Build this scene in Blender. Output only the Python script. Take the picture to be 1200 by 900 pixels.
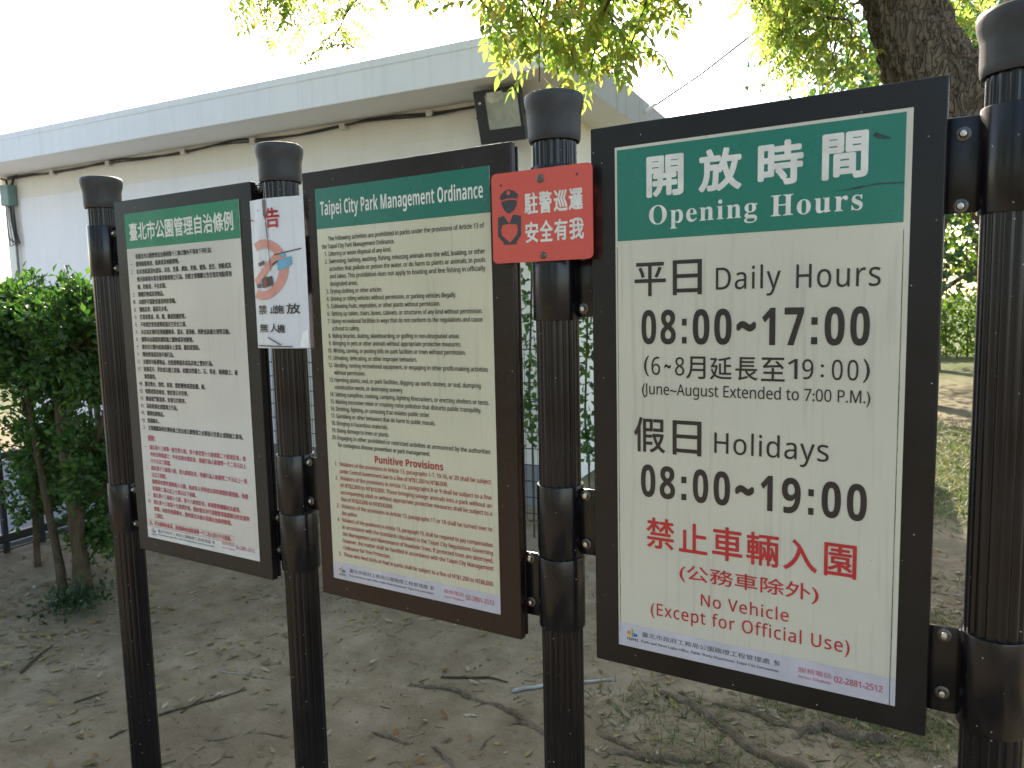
import bpy, bmesh, math, random
import numpy as np
from mathutils import Vector, Matrix, noise
R = math.radians
random.seed(7); rng = np.random.default_rng(11)
for o in list(bpy.data.objects): bpy.data.objects.remove(o)
sc = bpy.context.scene
col = sc.collection

# ------------------------------------------------------------------ camera
CAM_LOC = Vector((0.0, -1.52683, 1.72))
YAW, PITCH, ROLL, FPX = -0.53864555, -0.10410402, -0.02300672, 880.0
def cam_axes():
    sy, cy = math.sin(YAW), math.cos(YAW)
    fw = Vector((sy, cy, 0)); rt = Vector((cy, -sy, 0)); up = Vector((0, 0, 1))
    f2 = fw*math.cos(PITCH) + up*math.sin(PITCH); u2 = -fw*math.sin(PITCH) + up*math.cos(PITCH)
    return rt*math.cos(ROLL) + u2*math.sin(ROLL), -rt*math.sin(ROLL) + u2*math.cos(ROLL), f2
CR, CU, CF = cam_axes()
cd = bpy.data.cameras.new('camera'); cam = bpy.data.objects.new('camera', cd); col.objects.link(cam)
M = Matrix.Identity(4)
for i in range(3): M[i][0], M[i][1], M[i][2], M[i][3] = CR[i], CU[i], -CF[i], CAM_LOC[i]
cam.matrix_world = M
cd.sensor_width = 36.0; cd.sensor_fit = 'HORIZONTAL'; cd.lens = FPX/1200*36
cd.clip_start = 0.05; cd.clip_end = 2000
cd.dof.use_dof = True; cd.dof.focus_distance = 1.9; cd.dof.aperture_fstop = 7.0
sc.camera = cam

# ------------------------------------------------------------------ light
SUN_EL, SUN_AZ = 35.0, -36.0            # azimuth measured from +Y towards +X
sc.view_settings.view_transform = 'Standard'; sc.view_settings.look = 'None'
sc.view_settings.gamma = 1.0; sc.view_settings.use_curve_mapping = False
sc.view_settings.exposure = 2.18
sc.view_settings.use_white_balance = True; sc.view_settings.white_balance_temperature = 7250; sc.view_settings.white_balance_tint = 14
w = bpy.data.worlds.new('World'); sc.world = w; w.use_nodes = True
nt = w.node_tree; bg = nt.nodes['Background']
sky = nt.nodes.new('ShaderNodeTexSky'); sky.sky_type = 'NISHITA'; sky.sun_disc = False
sky.sun_elevation = R(SUN_EL); sky.sun_rotation = R(SUN_AZ)
sky.air_density = 1.0; sky.dust_density = 1.6; sky.ozone_density = 1.0
nt.links.new(sky.outputs[0], bg.inputs[0]); bg.inputs[1].default_value = 0.13
sd = bpy.data.lights.new('sun', 'SUN'); sd.energy = 3.6; sd.angle = R(0.5); sd.color = (1.0, 0.95, 0.86)
sun = bpy.data.objects.new('sun', sd); col.objects.link(sun)
sv = Vector((math.sin(R(SUN_AZ))*math.cos(R(SUN_EL)), math.cos(R(SUN_AZ))*math.cos(R(SUN_EL)), math.sin(R(SUN_EL))))
sun.rotation_euler = sv.to_track_quat('Z', 'Y').to_euler(); sun.location = sv*30

# ------------------------------------------------------------------ helpers
def ray(px, py):
    return (CF + CR*((px-600)/FPX) - CU*((py-450)/FPX))
def on_y(px, py, Y):
    d = ray(px, py); return CAM_LOC + d*((Y-CAM_LOC.y)/d.y)
def on_z(px, py, Z=0.0):
    d = ray(px, py); return CAM_LOC + d*((Z-CAM_LOC.z)/d.z)
def at_dist(px, py, dist):
    return CAM_LOC + ray(px, py).normalized()*dist
def in_frame(P, m=40):
    d = P - np.array(CAM_LOC)
    z = d @ np.array(CF); zz = np.where(z > .05, z, 1e9)
    x = 600 + FPX*(d @ np.array(CR))/zz; y = 450 - FPX*(d @ np.array(CU))/zz
    return (z > .05) & (x > -m) & (x < 1200+m) & (y > -m) & (y < 900+m)

def tag(o, label=None, cat=None, group=None, kind=None):
    if label: o['label'] = label
    if cat: o['category'] = cat
    if group: o['group'] = group
    if kind: o['kind'] = kind
    return o
def empty(name, loc=(0, 0, 0), rz=0.0):
    o = bpy.data.objects.new(name, None); o.empty_display_size = .1; col.objects.link(o)
    o.location = loc; o.rotation_euler = (0, 0, rz); return o
class MB:
    def __init__(s): s.v = []; s.f = []; s.mi = []
    def add(s, v, f, mi=0):
        n = len(s.v); s.v += [tuple(p) for p in v]; s.f += [tuple(i+n for i in q) for q in f]; s.mi += [mi]*len(f); return s
    def box(s, a, b, mi=0, bev=0.0, seg=2):
        (x0, y0, z0), (x1, y1, z1) = a, b
        if bev <= 0:
            return s.add([(x0,y0,z0),(x1,y0,z0),(x1,y1,z0),(x0,y1,z0),(x0,y0,z1),(x1,y0,z1),(x1,y1,z1),(x0,y1,z1)],
                         [(0,3,2,1),(4,5,6,7),(0,1,5,4),(1,2,6,5),(2,3,7,6),(3,0,4,7)], mi)
        bm = bmesh.new(); bmesh.ops.create_cube(bm, size=1)
        for v in bm.verts: v.co = Vector(((x0+x1)/2+v.co.x*(x1-x0), (y0+y1)/2+v.co.y*(y1-y0), (z0+z1)/2+v.co.z*(z1-z0)))
        bmesh.ops.bevel(bm, geom=bm.edges[:], offset=bev, segments=seg, profile=.5, affect='EDGES')
        bm.verts.index_update(); s.add([v.co[:] for v in bm.verts], [[v.index for v in f.verts] for f in bm.faces], mi); bm.free(); return s
    def obox(s, o, ux, uy, uz, a, b, mi=0, bev=0.0):
        t = MB().box(a, b, 0, bev)
        return s.add([o + ux*p[0] + uy*p[1] + uz*p[2] for p in t.v], t.f, mi)
    def tube(s, pts, rad, seg=8, mi=0, caps=True, squash=1.0, fn=None):
        pts = [Vector(p) for p in pts]; n = len(pts)
        if not hasattr(rad, '__len__'): rad = [rad]*n
        vs = []; fs = []; prev = None
        for i, p in enumerate(pts):
            t = (pts[min(i+1, n-1)] - pts[max(i-1, 0)]).normalized()
            if prev is None:
                prev = t.orthogonal().normalized()
            prev = (prev - t*prev.dot(t)).normalized(); b = t.cross(prev)
            for k in range(seg):
                a = 2*math.pi*k/seg; d = prev*math.cos(a) + b*math.sin(a)
                r = rad[i] * (fn(p, d, rad[i]) if fn else 1.0)
                q = d*r; q.z *= squash
                vs.append(p + q)
        for i in range(n-1):
            for k in range(seg):
                k2 = (k+1) % seg; fs.append((i*seg+k, i*seg+k2, (i+1)*seg+k2, (i+1)*seg+k))
        if caps: fs.append(tuple(range(seg-1, -1, -1))); fs.append(tuple((n-1)*seg+k for k in range(seg)))
        return s.add(vs, fs, mi)
    def lathe(s, prof, seg=48, c=(0, 0, 0), mi=0, ax=None):
        vs = []; fs = []; n = len(prof)
        for r, z in prof:
            for k in range(seg):
                a = 2*math.pi*k/seg; p = Vector((r*math.cos(a), r*math.sin(a), z))
                if ax: p = ax @ p
                vs.append(Vector(c)+p)
        for i in range(n-1):
            for k in range(seg):
                k2 = (k+1) % seg; fs.append((i*seg+k, i*seg+k2, (i+1)*seg+k2, (i+1)*seg+k))
        fs.append(tuple(range(seg-1, -1, -1))); fs.append(tuple((n-1)*seg+k for k in range(seg)))
        return s.add(vs, fs, mi)
    def build(s, name, mats, parent=None, smooth=False, angle=None):
        me = bpy.data.meshes.new(name); me.from_pydata(s.v, [], s.f)
        if not isinstance(mats, (list, tuple)): mats = [mats]
        for m in mats: me.materials.append(m)
        if len(mats) > 1: me.polygons.foreach_set('material_index', s.mi)
        if smooth: me.polygons.foreach_set('use_smooth', [True]*len(me.polygons))
        if smooth and angle is not None: me.set_sharp_from_angle(angle=R(angle))
        me.update()
        o = bpy.data.objects.new(name, me); col.objects.link(o); o.parent = parent
        return o
def np_mesh(name, V, F, mat, parent=None, smooth=False):
    me = bpy.data.meshes.new(name); V = np.asarray(V, np.float32); F = np.asarray(F, np.int32)
    k = F.shape[1]
    me.vertices.add(len(V)); me.vertices.foreach_set('co', V.ravel())
    me.loops.add(F.size); me.loops.foreach_set('vertex_index', F.ravel())
    me.polygons.add(len(F)); me.polygons.foreach_set('loop_start', np.arange(0, F.size, k, dtype=np.int32))
    me.update(calc_edges=True); me.materials.append(mat)
    if smooth: me.polygons.foreach_set('use_smooth', [True]*len(F))
    me.update(); me.validate()
    o = bpy.data.objects.new(name, me); col.objects.link(o); o.parent = parent; return o
def nz(x, y, s, k=0.0): return noise.noise(Vector((x*s, y*s, k)))

# ------------------------------------------------------------------ materials
def new_mat(name):
    m = bpy.data.materials.new(name); m.use_nodes = True; return m, m.node_tree, m.node_tree.nodes['Principled BSDF']
def N(nt, t, **kw):
    n = nt.nodes.new(t)
    for k, v in kw.items():
        if hasattr(n, k): setattr(n, k, v)
        else: n.inputs[k].default_value = v
    return n
def ramp(nt, fac, stops):
    r = nt.nodes.new('ShaderNodeValToRGB'); e = r.color_ramp.elements
    while len(e) < len(stops): e.new(.5)
    for el, (p, c) in zip(e, stops): el.position = p; el.color = (*c, 1) if len(c) == 3 else c
    nt.links.new(fac, r.inputs[0]); return r.outputs[0]
def mixc(nt, fac, a, b, mode='MIX'):
    n = nt.nodes.new('ShaderNodeMix'); n.data_type = 'RGBA'; n.blend_type = mode
    for s, i in ((fac, 0), (a, 6), (b, 7)):
        if hasattr(s, 'links'): nt.links.new(s, n.inputs[i])
        elif i == 0: n.inputs[0].default_value = s
        else: n.inputs[i].default_value = (*s, 1)
    return n.outputs[2]
def coords(nt, scale=(1, 1, 1), kind='Object'):
    tc = nt.nodes.new('ShaderNodeTexCoord'); mp = nt.nodes.new('ShaderNodeMapping'); mp.inputs['Scale'].default_value = scale
    nt.links.new(tc.outputs[kind], mp.inputs[0]); return mp.outputs[0]
def tnoise(nt, vec, scale, detail=4, rough=.55):
    n = N(nt, 'ShaderNodeTexNoise'); n.inputs['Scale'].default_value = scale; n.inputs['Detail'].default_value = detail
    n.inputs['Roughness'].default_value = rough; nt.links.new(vec, n.inputs['Vector']); return n.outputs['Fac']
def bump(nt, bs, h, strength=.3, dist=.01):
    b = N(nt, 'ShaderNodeBump'); b.inputs['Strength'].default_value = strength; b.inputs['Distance'].default_value = dist
    nt.links.new(h, b.inputs['Height']); nt.links.new(b.outputs[0], bs.inputs['Normal'])
def plain(name, c, rough=.6, metal=0.0, spec=.5, var=.12, scale=12, coat=0.0):
    m, t, b = new_mat(name); v = coords(t); f = tnoise(t, v, scale)
    lo = tuple(x*(1-var) for x in c); hi = tuple(min(1, x*(1+var)) for x in c)
    t.links.new(ramp(t, f, [(.3, lo), (.7, hi)]), b.inputs['Base Color'])
    b.inputs['Roughness'].default_value = rough; b.inputs['Metallic'].default_value = metal
    b.inputs['Specular IOR Level'].default_value = spec; b.inputs['Coat Weight'].default_value = coat
    return m
def dusty_paint(name, c, rough=.32, specks=True):
    m, t, b = new_mat(name); v = coords(t)
    f = tnoise(t, v, 9, 6); fine = tnoise(t, v, 90, 3)
    base = ramp(t, f, [(.3, tuple(x*.8 for x in c)), (.75, tuple(x*1.35+.002 for x in c))])
    st = tnoise(t, coords(t, (30, 30, 1.2)), 2.2, 5)
    base = mixc(t, ramp(t, st, [(.6, (0, 0, 0)), (.85, (.08, .08, .08))]), base, (.03, .027, .026))
    if specks:
        vo = N(t, 'ShaderNodeTexVoronoi'); vo.inputs['Scale'].default_value = 55; t.links.new(v, vo.inputs['Vector'])
        sp = ramp(t, vo.outputs['Distance'], [(.05, (1, 1, 1)), (.085, (0, 0, 0))])
        sep = N(t, 'ShaderNodeSeparateColor'); t.links.new(vo.outputs['Color'], sep.inputs[0])
        keep = ramp(t, sep.outputs[0], [(.72, (0, 0, 0)), (.74, (.9, .9, .9))])
        base = mixc(t, mixc(t, 1.0, sp, keep, 'MULTIPLY'), base, (.45, .43, .40))
    t.links.new(base, b.inputs['Base Color'])
    t.links.new(ramp(t, f, [(.25, (rough*.75,)*3), (.8, (rough*1.5,)*3)]), b.inputs['Roughness'])
    b.inputs['Specular IOR Level'].default_value = .38
    bump(t, b, fine, .05, .002); return m
def sheet_mat(name, c, rough=.28, streak=.5, dirt=(.30, .29, .22)):
    m, t, b = new_mat(name)
    s = tnoise(t, coords(t, (26, 1, 1.1)), 2.0, 6, .6); s2 = tnoise(t, coords(t, (90, 1, 2.2)), 2.0, 4, .6); bl = tnoise(t, coords(t), 5, 5)
    base = mixc(t, ramp(t, bl, [(.35, (0, 0, 0)), (.75, (.5, .5, .5))]), c, tuple(x*.86 for x in c))
    base = mixc(t, ramp(t, s, [(.55, (0, 0, 0)), (.85, (streak, streak, streak))]), base, dirt)
    base = mixc(t, ramp(t, s2, [(.6, (0, 0, 0)), (.9, (streak*.6,)*3)]), base, dirt)
    vo = N(t, 'ShaderNodeTexVoronoi'); vo.inputs['Scale'].default_value = 38; t.links.new(coords(t), vo.inputs['Vector'])
    sep = N(t, 'ShaderNodeSeparateColor'); t.links.new(vo.outputs['Color'], sep.inputs[0])
    sp = ramp(t, vo.outputs['Distance'], [(.03, (1, 1, 1)), (.07, (0, 0, 0))]); kp = ramp(t, sep.outputs[0], [(.74, (0, 0, 0)), (.76, (.6, .6, .6))])
    base = mixc(t, mixc(t, 1.0, sp, kp, 'MULTIPLY'), base, (.1, .1, .07))
    t.links.new(base, b.inputs['Base Color'])
    t.links.new(ramp(t, bl, [(.3, (rough*.7,)*3), (.75, (rough*1.4,)*3)]), b.inputs['Roughness'])
    bump(t, b, tnoise(t, coords(t), 7, 2), .06, .01); return m
def ink(name, c, rough=.3): return plain(name, c, rough, 0, .5, .12, 30)
def leaf_mat(name, cols, trans=.5, tint=(1.0, 1.0, .55), rough=.45):
    m, t, b = new_mat(name); g = N(t, 'ShaderNodeNewGeometry')
    f = g.outputs['Random Per Island']
    n = len(cols); c = ramp(t, f, [((i+.5)/n, k) for i, k in enumerate(cols)])
    v = tnoise(t, coords(t), 3.0, 2); c = mixc(t, .35, c, ramp(t, v, [(.3, (.45, .45, .45)), (.7, (1.2, 1.2, 1.0))]), 'MULTIPLY')
    t.links.new(c, b.inputs['Base Color']); b.inputs['Roughness'].default_value = rough; b.inputs['Specular IOR Level'].default_value = .4
    tr = N(t, 'ShaderNodeBsdfTranslucent'); t.links.new(mixc(t, 1.0, c, tuple(x*1.9 for x in tint), 'MULTIPLY'), tr.inputs[0])
    mx = N(t, 'ShaderNodeMixShader'); mx.inputs[0].default_value = trans
    t.links.new(b.outputs[0], mx.inputs[1]); t.links.new(tr.outputs[0], mx.inputs[2])
    t.links.new(mx.outputs[0], t.nodes['Material Output'].inputs[0]); return m
def bark_mat(name, a, b_, scale=9, cr=.4):
    m, t, b = new_mat(name); v = coords(t, (1, 1, .35)); f = tnoise(t, v, scale, 8, .65); g = tnoise(t, coords(t), 3, 3)
    c = ramp(t, f, [(.3, a), (.62, b_), (.8, tuple(x*1.5 for x in b_))])
    c = mixc(t, ramp(t, g, [(.5, (0, 0, 0)), (.75, (.5, .5, .5))]), c, (.16, .10, .06))
    ve = N(t, 'ShaderNodeTexVoronoi'); ve.feature = 'DISTANCE_TO_EDGE'; ve.inputs['Scale'].default_value = scale*2.3; ve.inputs['Randomness'].default_value = 1.0
    wv = N(t, 'ShaderNodeMix'); wv.data_type = 'VECTOR'; wv.inputs[0].default_value = .17; nzc = N(t, 'ShaderNodeTexNoise'); nzc.inputs['Scale'].default_value = scale; t.links.new(v, nzc.inputs['Vector'])
    t.links.new(v, wv.inputs[4]); t.links.new(nzc.outputs['Color'], wv.inputs[5]); t.links.new(wv.outputs[1], ve.inputs['Vector'])
    crack = ramp(t, ve.outputs['Distance'], [(.0, (cr, cr, cr)), (.10, (.85+.15*cr,)*3), (.3, (1, 1, 1))])
    c = mixc(t, 1.0, c, crack, 'MULTIPLY')
    t.links.new(c, b.inputs['Base Color']); b.inputs['Roughness'].default_value = .9; b.inputs['Specular IOR Level'].default_value = .2
    bump(t, b, mixc(t, .5, crack, f), 1.0, .03); return m
def wall_mat(name, c, streak=.35, dark=(.30, .31, .29), rough=.85):
    m, t, b = new_mat(name); bl = tnoise(t, coords(t), .9, 6, .6); s = tnoise(t, coords(t, (7, 7, .35)), 1.6, 6, .6); fn = tnoise(t, coords(t), 60, 3)
    base = mixc(t, ramp(t, bl, [(.3, (0, 0, 0)), (.75, (.6, .6, .6))]), c, tuple(x*.84 for x in c))
    base = mixc(t, ramp(t, s, [(.5, (0, 0, 0)), (.85, (streak,)*3)]), base, dark)
    t.links.new(base, b.inputs['Base Color']); b.inputs['Roughness'].default_value = rough
    bump(t, b, fn, .15, .004); return m

M_FRAME_A = dusty_paint('charcoal_brown_paint', (.009, .0078, .0078), .30)
M_FRAME_B = dusty_paint('maroon_brown_paint', (.011, .0042, .0042), .26)
M_FRAME_C = dusty_paint('black_brown_paint', (.0055, .0045, .0048), .32)
M_POST = dusty_paint('post_paint', (.0045, .0037, .0050), .22)
M_CAP = plain('rubber_cap', (.030, .031, .033), .55, 0, .4, .25, 30)
M_STEEL = plain('bolt_steel', (.62, .60, .57), .28, 1.0, .5, .15, 200)
M_BOLT = plain('bolt_dark_steel', (.13, .12, .11), .4, .8, .5, .3, 150)
M_SHEET_A = sheet_mat('white_sheet', (.58, .56, .505), .12, .30)
M_SHEET_B = sheet_mat('cream_sheet', (.56, .535, .40), .12, .6)
M_SHEET_C = sheet_mat('aged_white_sheet', (.56, .535, .44), .18, .7)
M_BORDER = plain('white_border', (.70, .69, .66), .35)
M_GREEN_A = sheet_mat('bright_green_ink', (.006, .20, .10), .25, .12, (.12, .2, .15))
M_GREEN_B = sheet_mat('teal_green_ink', (.006, .15, .11), .25, .12, (.1, .2, .17))
M_GREEN_C = sheet_mat('deep_green_ink', (.001, .165, .115), .3, .08, (.08, .18, .15))
M_WHITE_INK = ink('white_lettering_ink', (.66, .65, .60)); M_BLACK_INK = ink('black_ink', (.020, .017, .018))
M_RED_INK = ink('red_ink', (.47, .022, .028)); M_FADED_RED = ink('faded_red_ink', (.46, .09, .12)); M_DKRED = ink('dark_red_ink', (.38, .035, .035))
M_FOOT = plain('lilac_band_ink', (.46, .45, .50), .3); M_FOOT_A = plain('pale_band_ink', (.58, .59, .58), .3)
M_GREY_INK = ink('grey_ink', (.06, .06, .06))
M_BLUE = ink('blue_ink', (.03, .12, .42)); M_CYAN = ink('pale_blue_ink', (.14, .36, .50)); M_YEL = ink('yellow_ink', (.75, .48, .04)); M_GRN = ink('green_ink', (.05, .35, .10))
M_ORANGE = ink('orange_ink', (.65, .16, .04)); M_SALMON = ink('salmon_ink', (.62, .27, .22))
M_REDSIGN = sheet_mat('red_sign_paint', (.62, .085, .062), .4, .10, (.4, .15, .1)); M_SIGNINK = ink('charcoal_sign_ink', (.035, .037, .045))
M_PAPER = sheet_mat('laminated_paper', (.66, .68, .72), .18, .35, (.34, .29, .22)); M_STAIN = plain('dark_stain', (.13, .115, .10), .6, var=.5, scale=60)
M_LAMINATE_HIGHLIGHT = plain('painted_highlight', (.80, .81, .82), .12)  # pale colour standing in for light on the notice's laminate
M_SCUFF = plain('scuff_mark', (.016, .055, .045), .6, var=.5, scale=60)

# ------------------------------------------------------------------ lettering
def uni(s, style):
    out = ''
    for ch in s:
        o = ord(ch)
        base = {'sans': (0x1D5A0, 0x1D5BA, 0x1D7E2), 'bold': (0x1D5D4, 0x1D5EE, 0x1D7EC), 'serif': (0x1D400, 0x1D41A, 0x1D7CE)}.get(style)
        if base and 'A' <= ch <= 'Z': out += chr(base[0]+o-65)
        elif base and 'a' <= ch <= 'z': out += chr(base[1]+o-97)
        elif base and '0' <= ch <= '9': out += chr(base[2]+o-48)
        else: out += ch
    return out
_tc = {}
def glyphs(s, style='', res=4, space=1.0):
    key = (s, style, res, space)
    if key in _tc: return _tc[key]
    c = bpy.data.curves.new('lettering', 'FONT'); c.body = uni(s, style); c.size = 1.0; c.resolution_u = res; c.space_character = space
    o = bpy.data.objects.new('lettering', c); col.objects.link(o); bpy.context.view_layer.update()
    me = o.to_mesh()
    V = np.array([(v.co.x, v.co.y) for v in me.vertices]) if len(me.vertices) else np.zeros((0, 2))
    F = [tuple(p.vertices) for p in me.polygons]
    o.to_mesh_clear(); bpy.data.objects.remove(o); bpy.data.curves.remove(c)
    _tc[key] = (V, F); return V, F
CAPH = {'sans': .714, 'bold': .714, 'serif': .7, '': .714}
class Ink:
    """letters laid out on a sheet; local x to the right, v downwards from the sheet's top"""
    def __init__(s, org, y, curve=None): s.org = org; s.y = y; s.mb = MB(); s.curve = curve; s.layer = 0
    def put(s, V, F, bold=0.0):
        offs = [(0, 0)] if bold <= 0 else [(0, 0)] + [(bold*math.cos(a), bold*math.sin(a)) for a in np.linspace(0, 2*math.pi, 12, endpoint=False)]
        for k, (dx, dv) in enumerate(offs):
            pts = []
            for x, v in V:
                X = s.org[0]+x+dx; Z = s.org[1]-v-dv
                Y = s.y - k*2.5e-5 - (s.layer % 3)*4e-4*0
                if s.curve: Y += s.curve(x+dx)
                pts.append((X, Y, Z))
            s.mb.add(pts, [tuple(reversed(f)) if False else f for f in F])
    def box(s, txt, x0, x1, v0, v1, style='', bold=0.0, res=6):
        V, F = glyphs(txt, style, res)
        if not len(V): return
        a, b = V.min(0), V.max(0); x0 += bold; x1 -= bold; v0 += bold; v1 -= bold
        P = np.empty_like(V); P[:, 0] = x0+(V[:, 0]-a[0])/(b[0]-a[0])*(x1-x0); P[:, 1] = v1-(V[:, 1]-a[1])/(b[1]-a[1])*(v1-v0)
        s.put(P, F, bold)
    def line(s, txt, x0, vbase, cap, x1=None, sx=None, style='sans', bold=0.0, res=3, space=1.0, capref=None):
        V, F = glyphs(txt, style, res, space)
        if not len(V): return
        sy = cap/(capref or CAPH[style]); a = V[:, 0].min(); b = V[:, 0].max()
        k = (x1-x0)/(b-a) if x1 is not None else (sx or sy)
        P = np.empty_like(V); P[:, 0] = x0+(V[:, 0]-a)*k; P[:, 1] = vbase-V[:, 1]*sy
        s.put(P, F, bold); return k
    def cjk(s, txt, x0, vmid, cw, ch, bold=0.0, res=2):
        V, F = glyphs(txt, '', res)
        P = np.empty_like(V); P[:, 0] = x0+V[:, 0]*cw; P[:, 1] = vmid-(V[:, 1]-.36)*ch
        s.put(P, F, bold)
    def poly(s, pts): s.put(np.array(pts, float), [tuple(range(len(pts)))])
    def rect(s, x0, x1, v0, v1): s.poly([(x0, v1), (x1, v1), (x1, v0), (x0, v0)])
    def disc(s, x, v, rx, rv, n=24, a0=0, a1=2*math.pi):
        s.poly([(x+rx*math.cos(a), v-rv*math.sin(a)) for a in np.linspace(a0, a1, n, endpoint=a1-a0 < 6.2)])
    def seg(s, x0, v0, x1, v1, wd):
        d = np.array([x1-x0, v1-v0]); n = np.array([-d[1], d[0]])/np.linalg.norm(d)*wd/2
        s.poly([(x0+n[0], v0+n[1]), (x1+n[0], v1+n[1]), (x1-n[0], v1-n[1]), (x0-n[0], v0-n[1])][::-1])
    def build(s, name, mat, parent): return s.mb.build(name, mat, parent)

# ------------------------------------------------------------------ ground
def smooth(a, b, x):
    t = min(1, max(0, (x-a)/(b-a))); return t*t*(3-2*t)
def ground_z(x, y):
    z = .018*nz(x, y, 1.1, 3) + .012*nz(x, y, 4.5, 7) + .0045*nz(x, y, 15, 1) + .003*nz(x, y, 34, 5)
    z += .05*smooth(.5, 0, math.hypot((x+4.75)/1.2, (y-1.15)/.5)) * 1.0
    z += .06*smooth(.9, 0, math.hypot(x-.42, y-2.3)) + .02*smooth(1.6, .3, math.hypot(x+.2, y-1.4))
    if x < -5.6: z *= smooth(-6.0, -5.6, x)
    far = smooth(8, 14, math.hypot(x, y)); return z*(1-far)
def axis(lo, hi, step, far):
    a = list(np.arange(lo, hi+1e-6, step)); g = step; p = a[0]; left = []
    while p > -far: g *= 1.35; p -= g; left.append(p)
    g = step; p = a[-1]; right = []
    while p < far: g *= 1.35; p += g; right.append(p)
    return np.array(left[::-1]+a+right)
gx, gy = axis(-6.4, 1.4, .021, 600), axis(-.5, 4.2, .021, 600)
GV = np.array([(x, y, ground_z(x, y)) for y in gy for x in gx])
nx = len(gx); i, j = np.meshgrid(np.arange(nx-1), np.arange(len(gy)-1)); k = (j*nx+i).ravel()
GF = np.stack([k, k+1, k+nx+1, k+nx], 1)
def ground_mat():
    m, t, b = new_mat('packed_earth'); v = coords(t)
    big = tnoise(t, v, .9, 5, .6); mid = tnoise(t, v, 5, 6, .65); fine = tnoise(t, v, 70, 5, .7); sx = tnoise(t, coords(t, (1.0, 2.6, 1)), 9, 6, .65)
    dirt = ramp(t, mid, [(.25, (.138, .106, .066)), (.5, (.224, .180, .120)), (.75, (.315, .264, .19))])
    dirt = mixc(t, ramp(t, big, [(.42, (0, 0, 0)), (.62, (.55, .55, .55))]), dirt, (.13, .102, .064))
    dirt = mixc(t, ramp(t, fine, [(.55, (0, 0, 0)), (.72, (.5, .5, .5))]), dirt, (.07, .06, .045))
    dirt = mixc(t, ramp(t, sx, [(.6, (0, 0, 0)), (.8, (.4, .4, .4))]), dirt, (.30, .285, .25))
    gr = ramp(t, fine, [(.3, (.030, .050, .014)), (.6, (.070, .095, .030)), (.8, (.15, .14, .07))])
    sep = N(t, 'ShaderNodeSeparateXYZ'); tc = N(t, 'ShaderNodeTexCoord'); t.links.new(tc.outputs['Object'], sep.inputs[0])
    def mth(op, a, b_=None):
        n = N(t, 'ShaderNodeMath'); n.operation = op
        for q, s in enumerate((a, b_)):
            if s is None: continue
            if hasattr(s, 'links'): t.links.new(s, n.inputs[q])
            else: n.inputs[q].default_value = s
        return n.outputs[0]
    y = mth('ADD', sep.outputs[1], mth('MULTIPLY', mth('SUBTRACT', big, .5), 4.0))
    a = ramp(t, mth('DIVIDE', y, 40.0), [(.105, (0, 0, 0)), (.135, (.9, .9, .9)), (.215, (.9, .9, .9)), (.25, (.25, .25, .25)), (.36, (.45, .45, .45)), (.46, (1, 1, 1))])
    fac = mixc(t, 1.0, a, ramp(t, mid, [(.35, (.6, .6, .6)), (.6, (1, 1, 1))]), 'MULTIPLY')
    t.links.new(mixc(t, fac, dirt, gr), b.inputs['Base Color']); b.inputs['Roughness'].default_value = .95; b.inputs['Specular IOR Level'].default_value = .15
    bump(t, b, fine, .9, .012); return m
gnd = np_mesh('ground', GV, GF, ground_mat(), None, True); tag(gnd, 'bare trodden earth under the boards', 'ground', kind='structure')

# paved yard between fence and building
pv = MB()
P0 = [(-16, -6), (-5.45, -6), (-6.12, 1.5), (-6.32, 3.62), (-16, 2.8)]
pv.add([(x, y, .03) for x, y in P0] + [(x, y, -.08) for x, y in P0], [(0, 1, 2, 3, 4)] + [(q, q+5, (q+1) % 5+5, (q+1) % 5) for q in range(5)])
pave = pv.build('pavement', wall_mat('grey_paving', (.15, .165, .175), .3, (.08, .085, .085)))
tag(pave, 'grey paved strip behind the iron fence', 'pavement', kind='structure')

# ------------------------------------------------------------------ building
BA = R(4.6); BU = Vector((math.cos(BA), math.sin(BA), 0)); BN = Vector((-math.sin(BA), math.cos(BA), 0)); BZ = Vector((0, 0, 1)); BO = Vector((-3.1, 4.06, 0))
def bpt(u, n, z): return BO + BU*u + BN*n + BZ*z
M_WALL = wall_mat('cream_wall_paint', (.82, .80, .72), .26, (.55, .53, .45)); M_WALL2 = wall_mat('white_wall_paint', (.86, .86, .86), .2, (.5, .5, .48))
M_CONC = wall_mat('pale_painted_concrete', (.82, .84, .83), .5, (.52, .56, .53)); M_SOFF = wall_mat('soffit_paint', (.84, .83, .78), .2, (.55, .54, .5))
M_RAW = wall_mat('stained_concrete', (.40, .40, .37), .8, (.14, .14, .13)); M_PLINTH = wall_mat('grey_plinth', (.24, .26, .28), .4, (.10, .10, .10))
bld = empty('flat_roofed_building', bpt(-3.6, 3, 0)); tag(bld, 'small white flat-roofed building with a wide overhanging eave behind the boards', 'building')
def bpart(mb, name, mat, smooth=False):
    o = mb.build(name, mat, bld, smooth); o.matrix_parent_inverse = bld_inv; return o
bpy.context.view_layer.update(); bld_inv = bld.matrix_world.inverted()
q = MB(); q.obox(BO, BU, BN, BZ, (-7.25, 0, -.05), (0, 5.6, 3.47)); bpart(q, 'wall', M_WALL)
q = MB(); q.obox(BO, BU, BN, BZ, (-7.95, -.55, 3.455), (.44, 6.2, 3.75), 0, .006); rf = bpart(q, 'roof_slab', [M_CONC, M_SOFF, M_RAW])
for p in rf.data.polygons:
    n = p.normal
    p.material_index = 1 if n.z < -.7 else (2 if n.dot(BU) > .7 else 0)
q = MB(); q.obox(BO, BU, BN, BZ, (-6.9, -.012, .36), (-2.62, .02, 3.165), 0, .004); bpart(q, 'wall_panel', M_WALL2)
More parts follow.
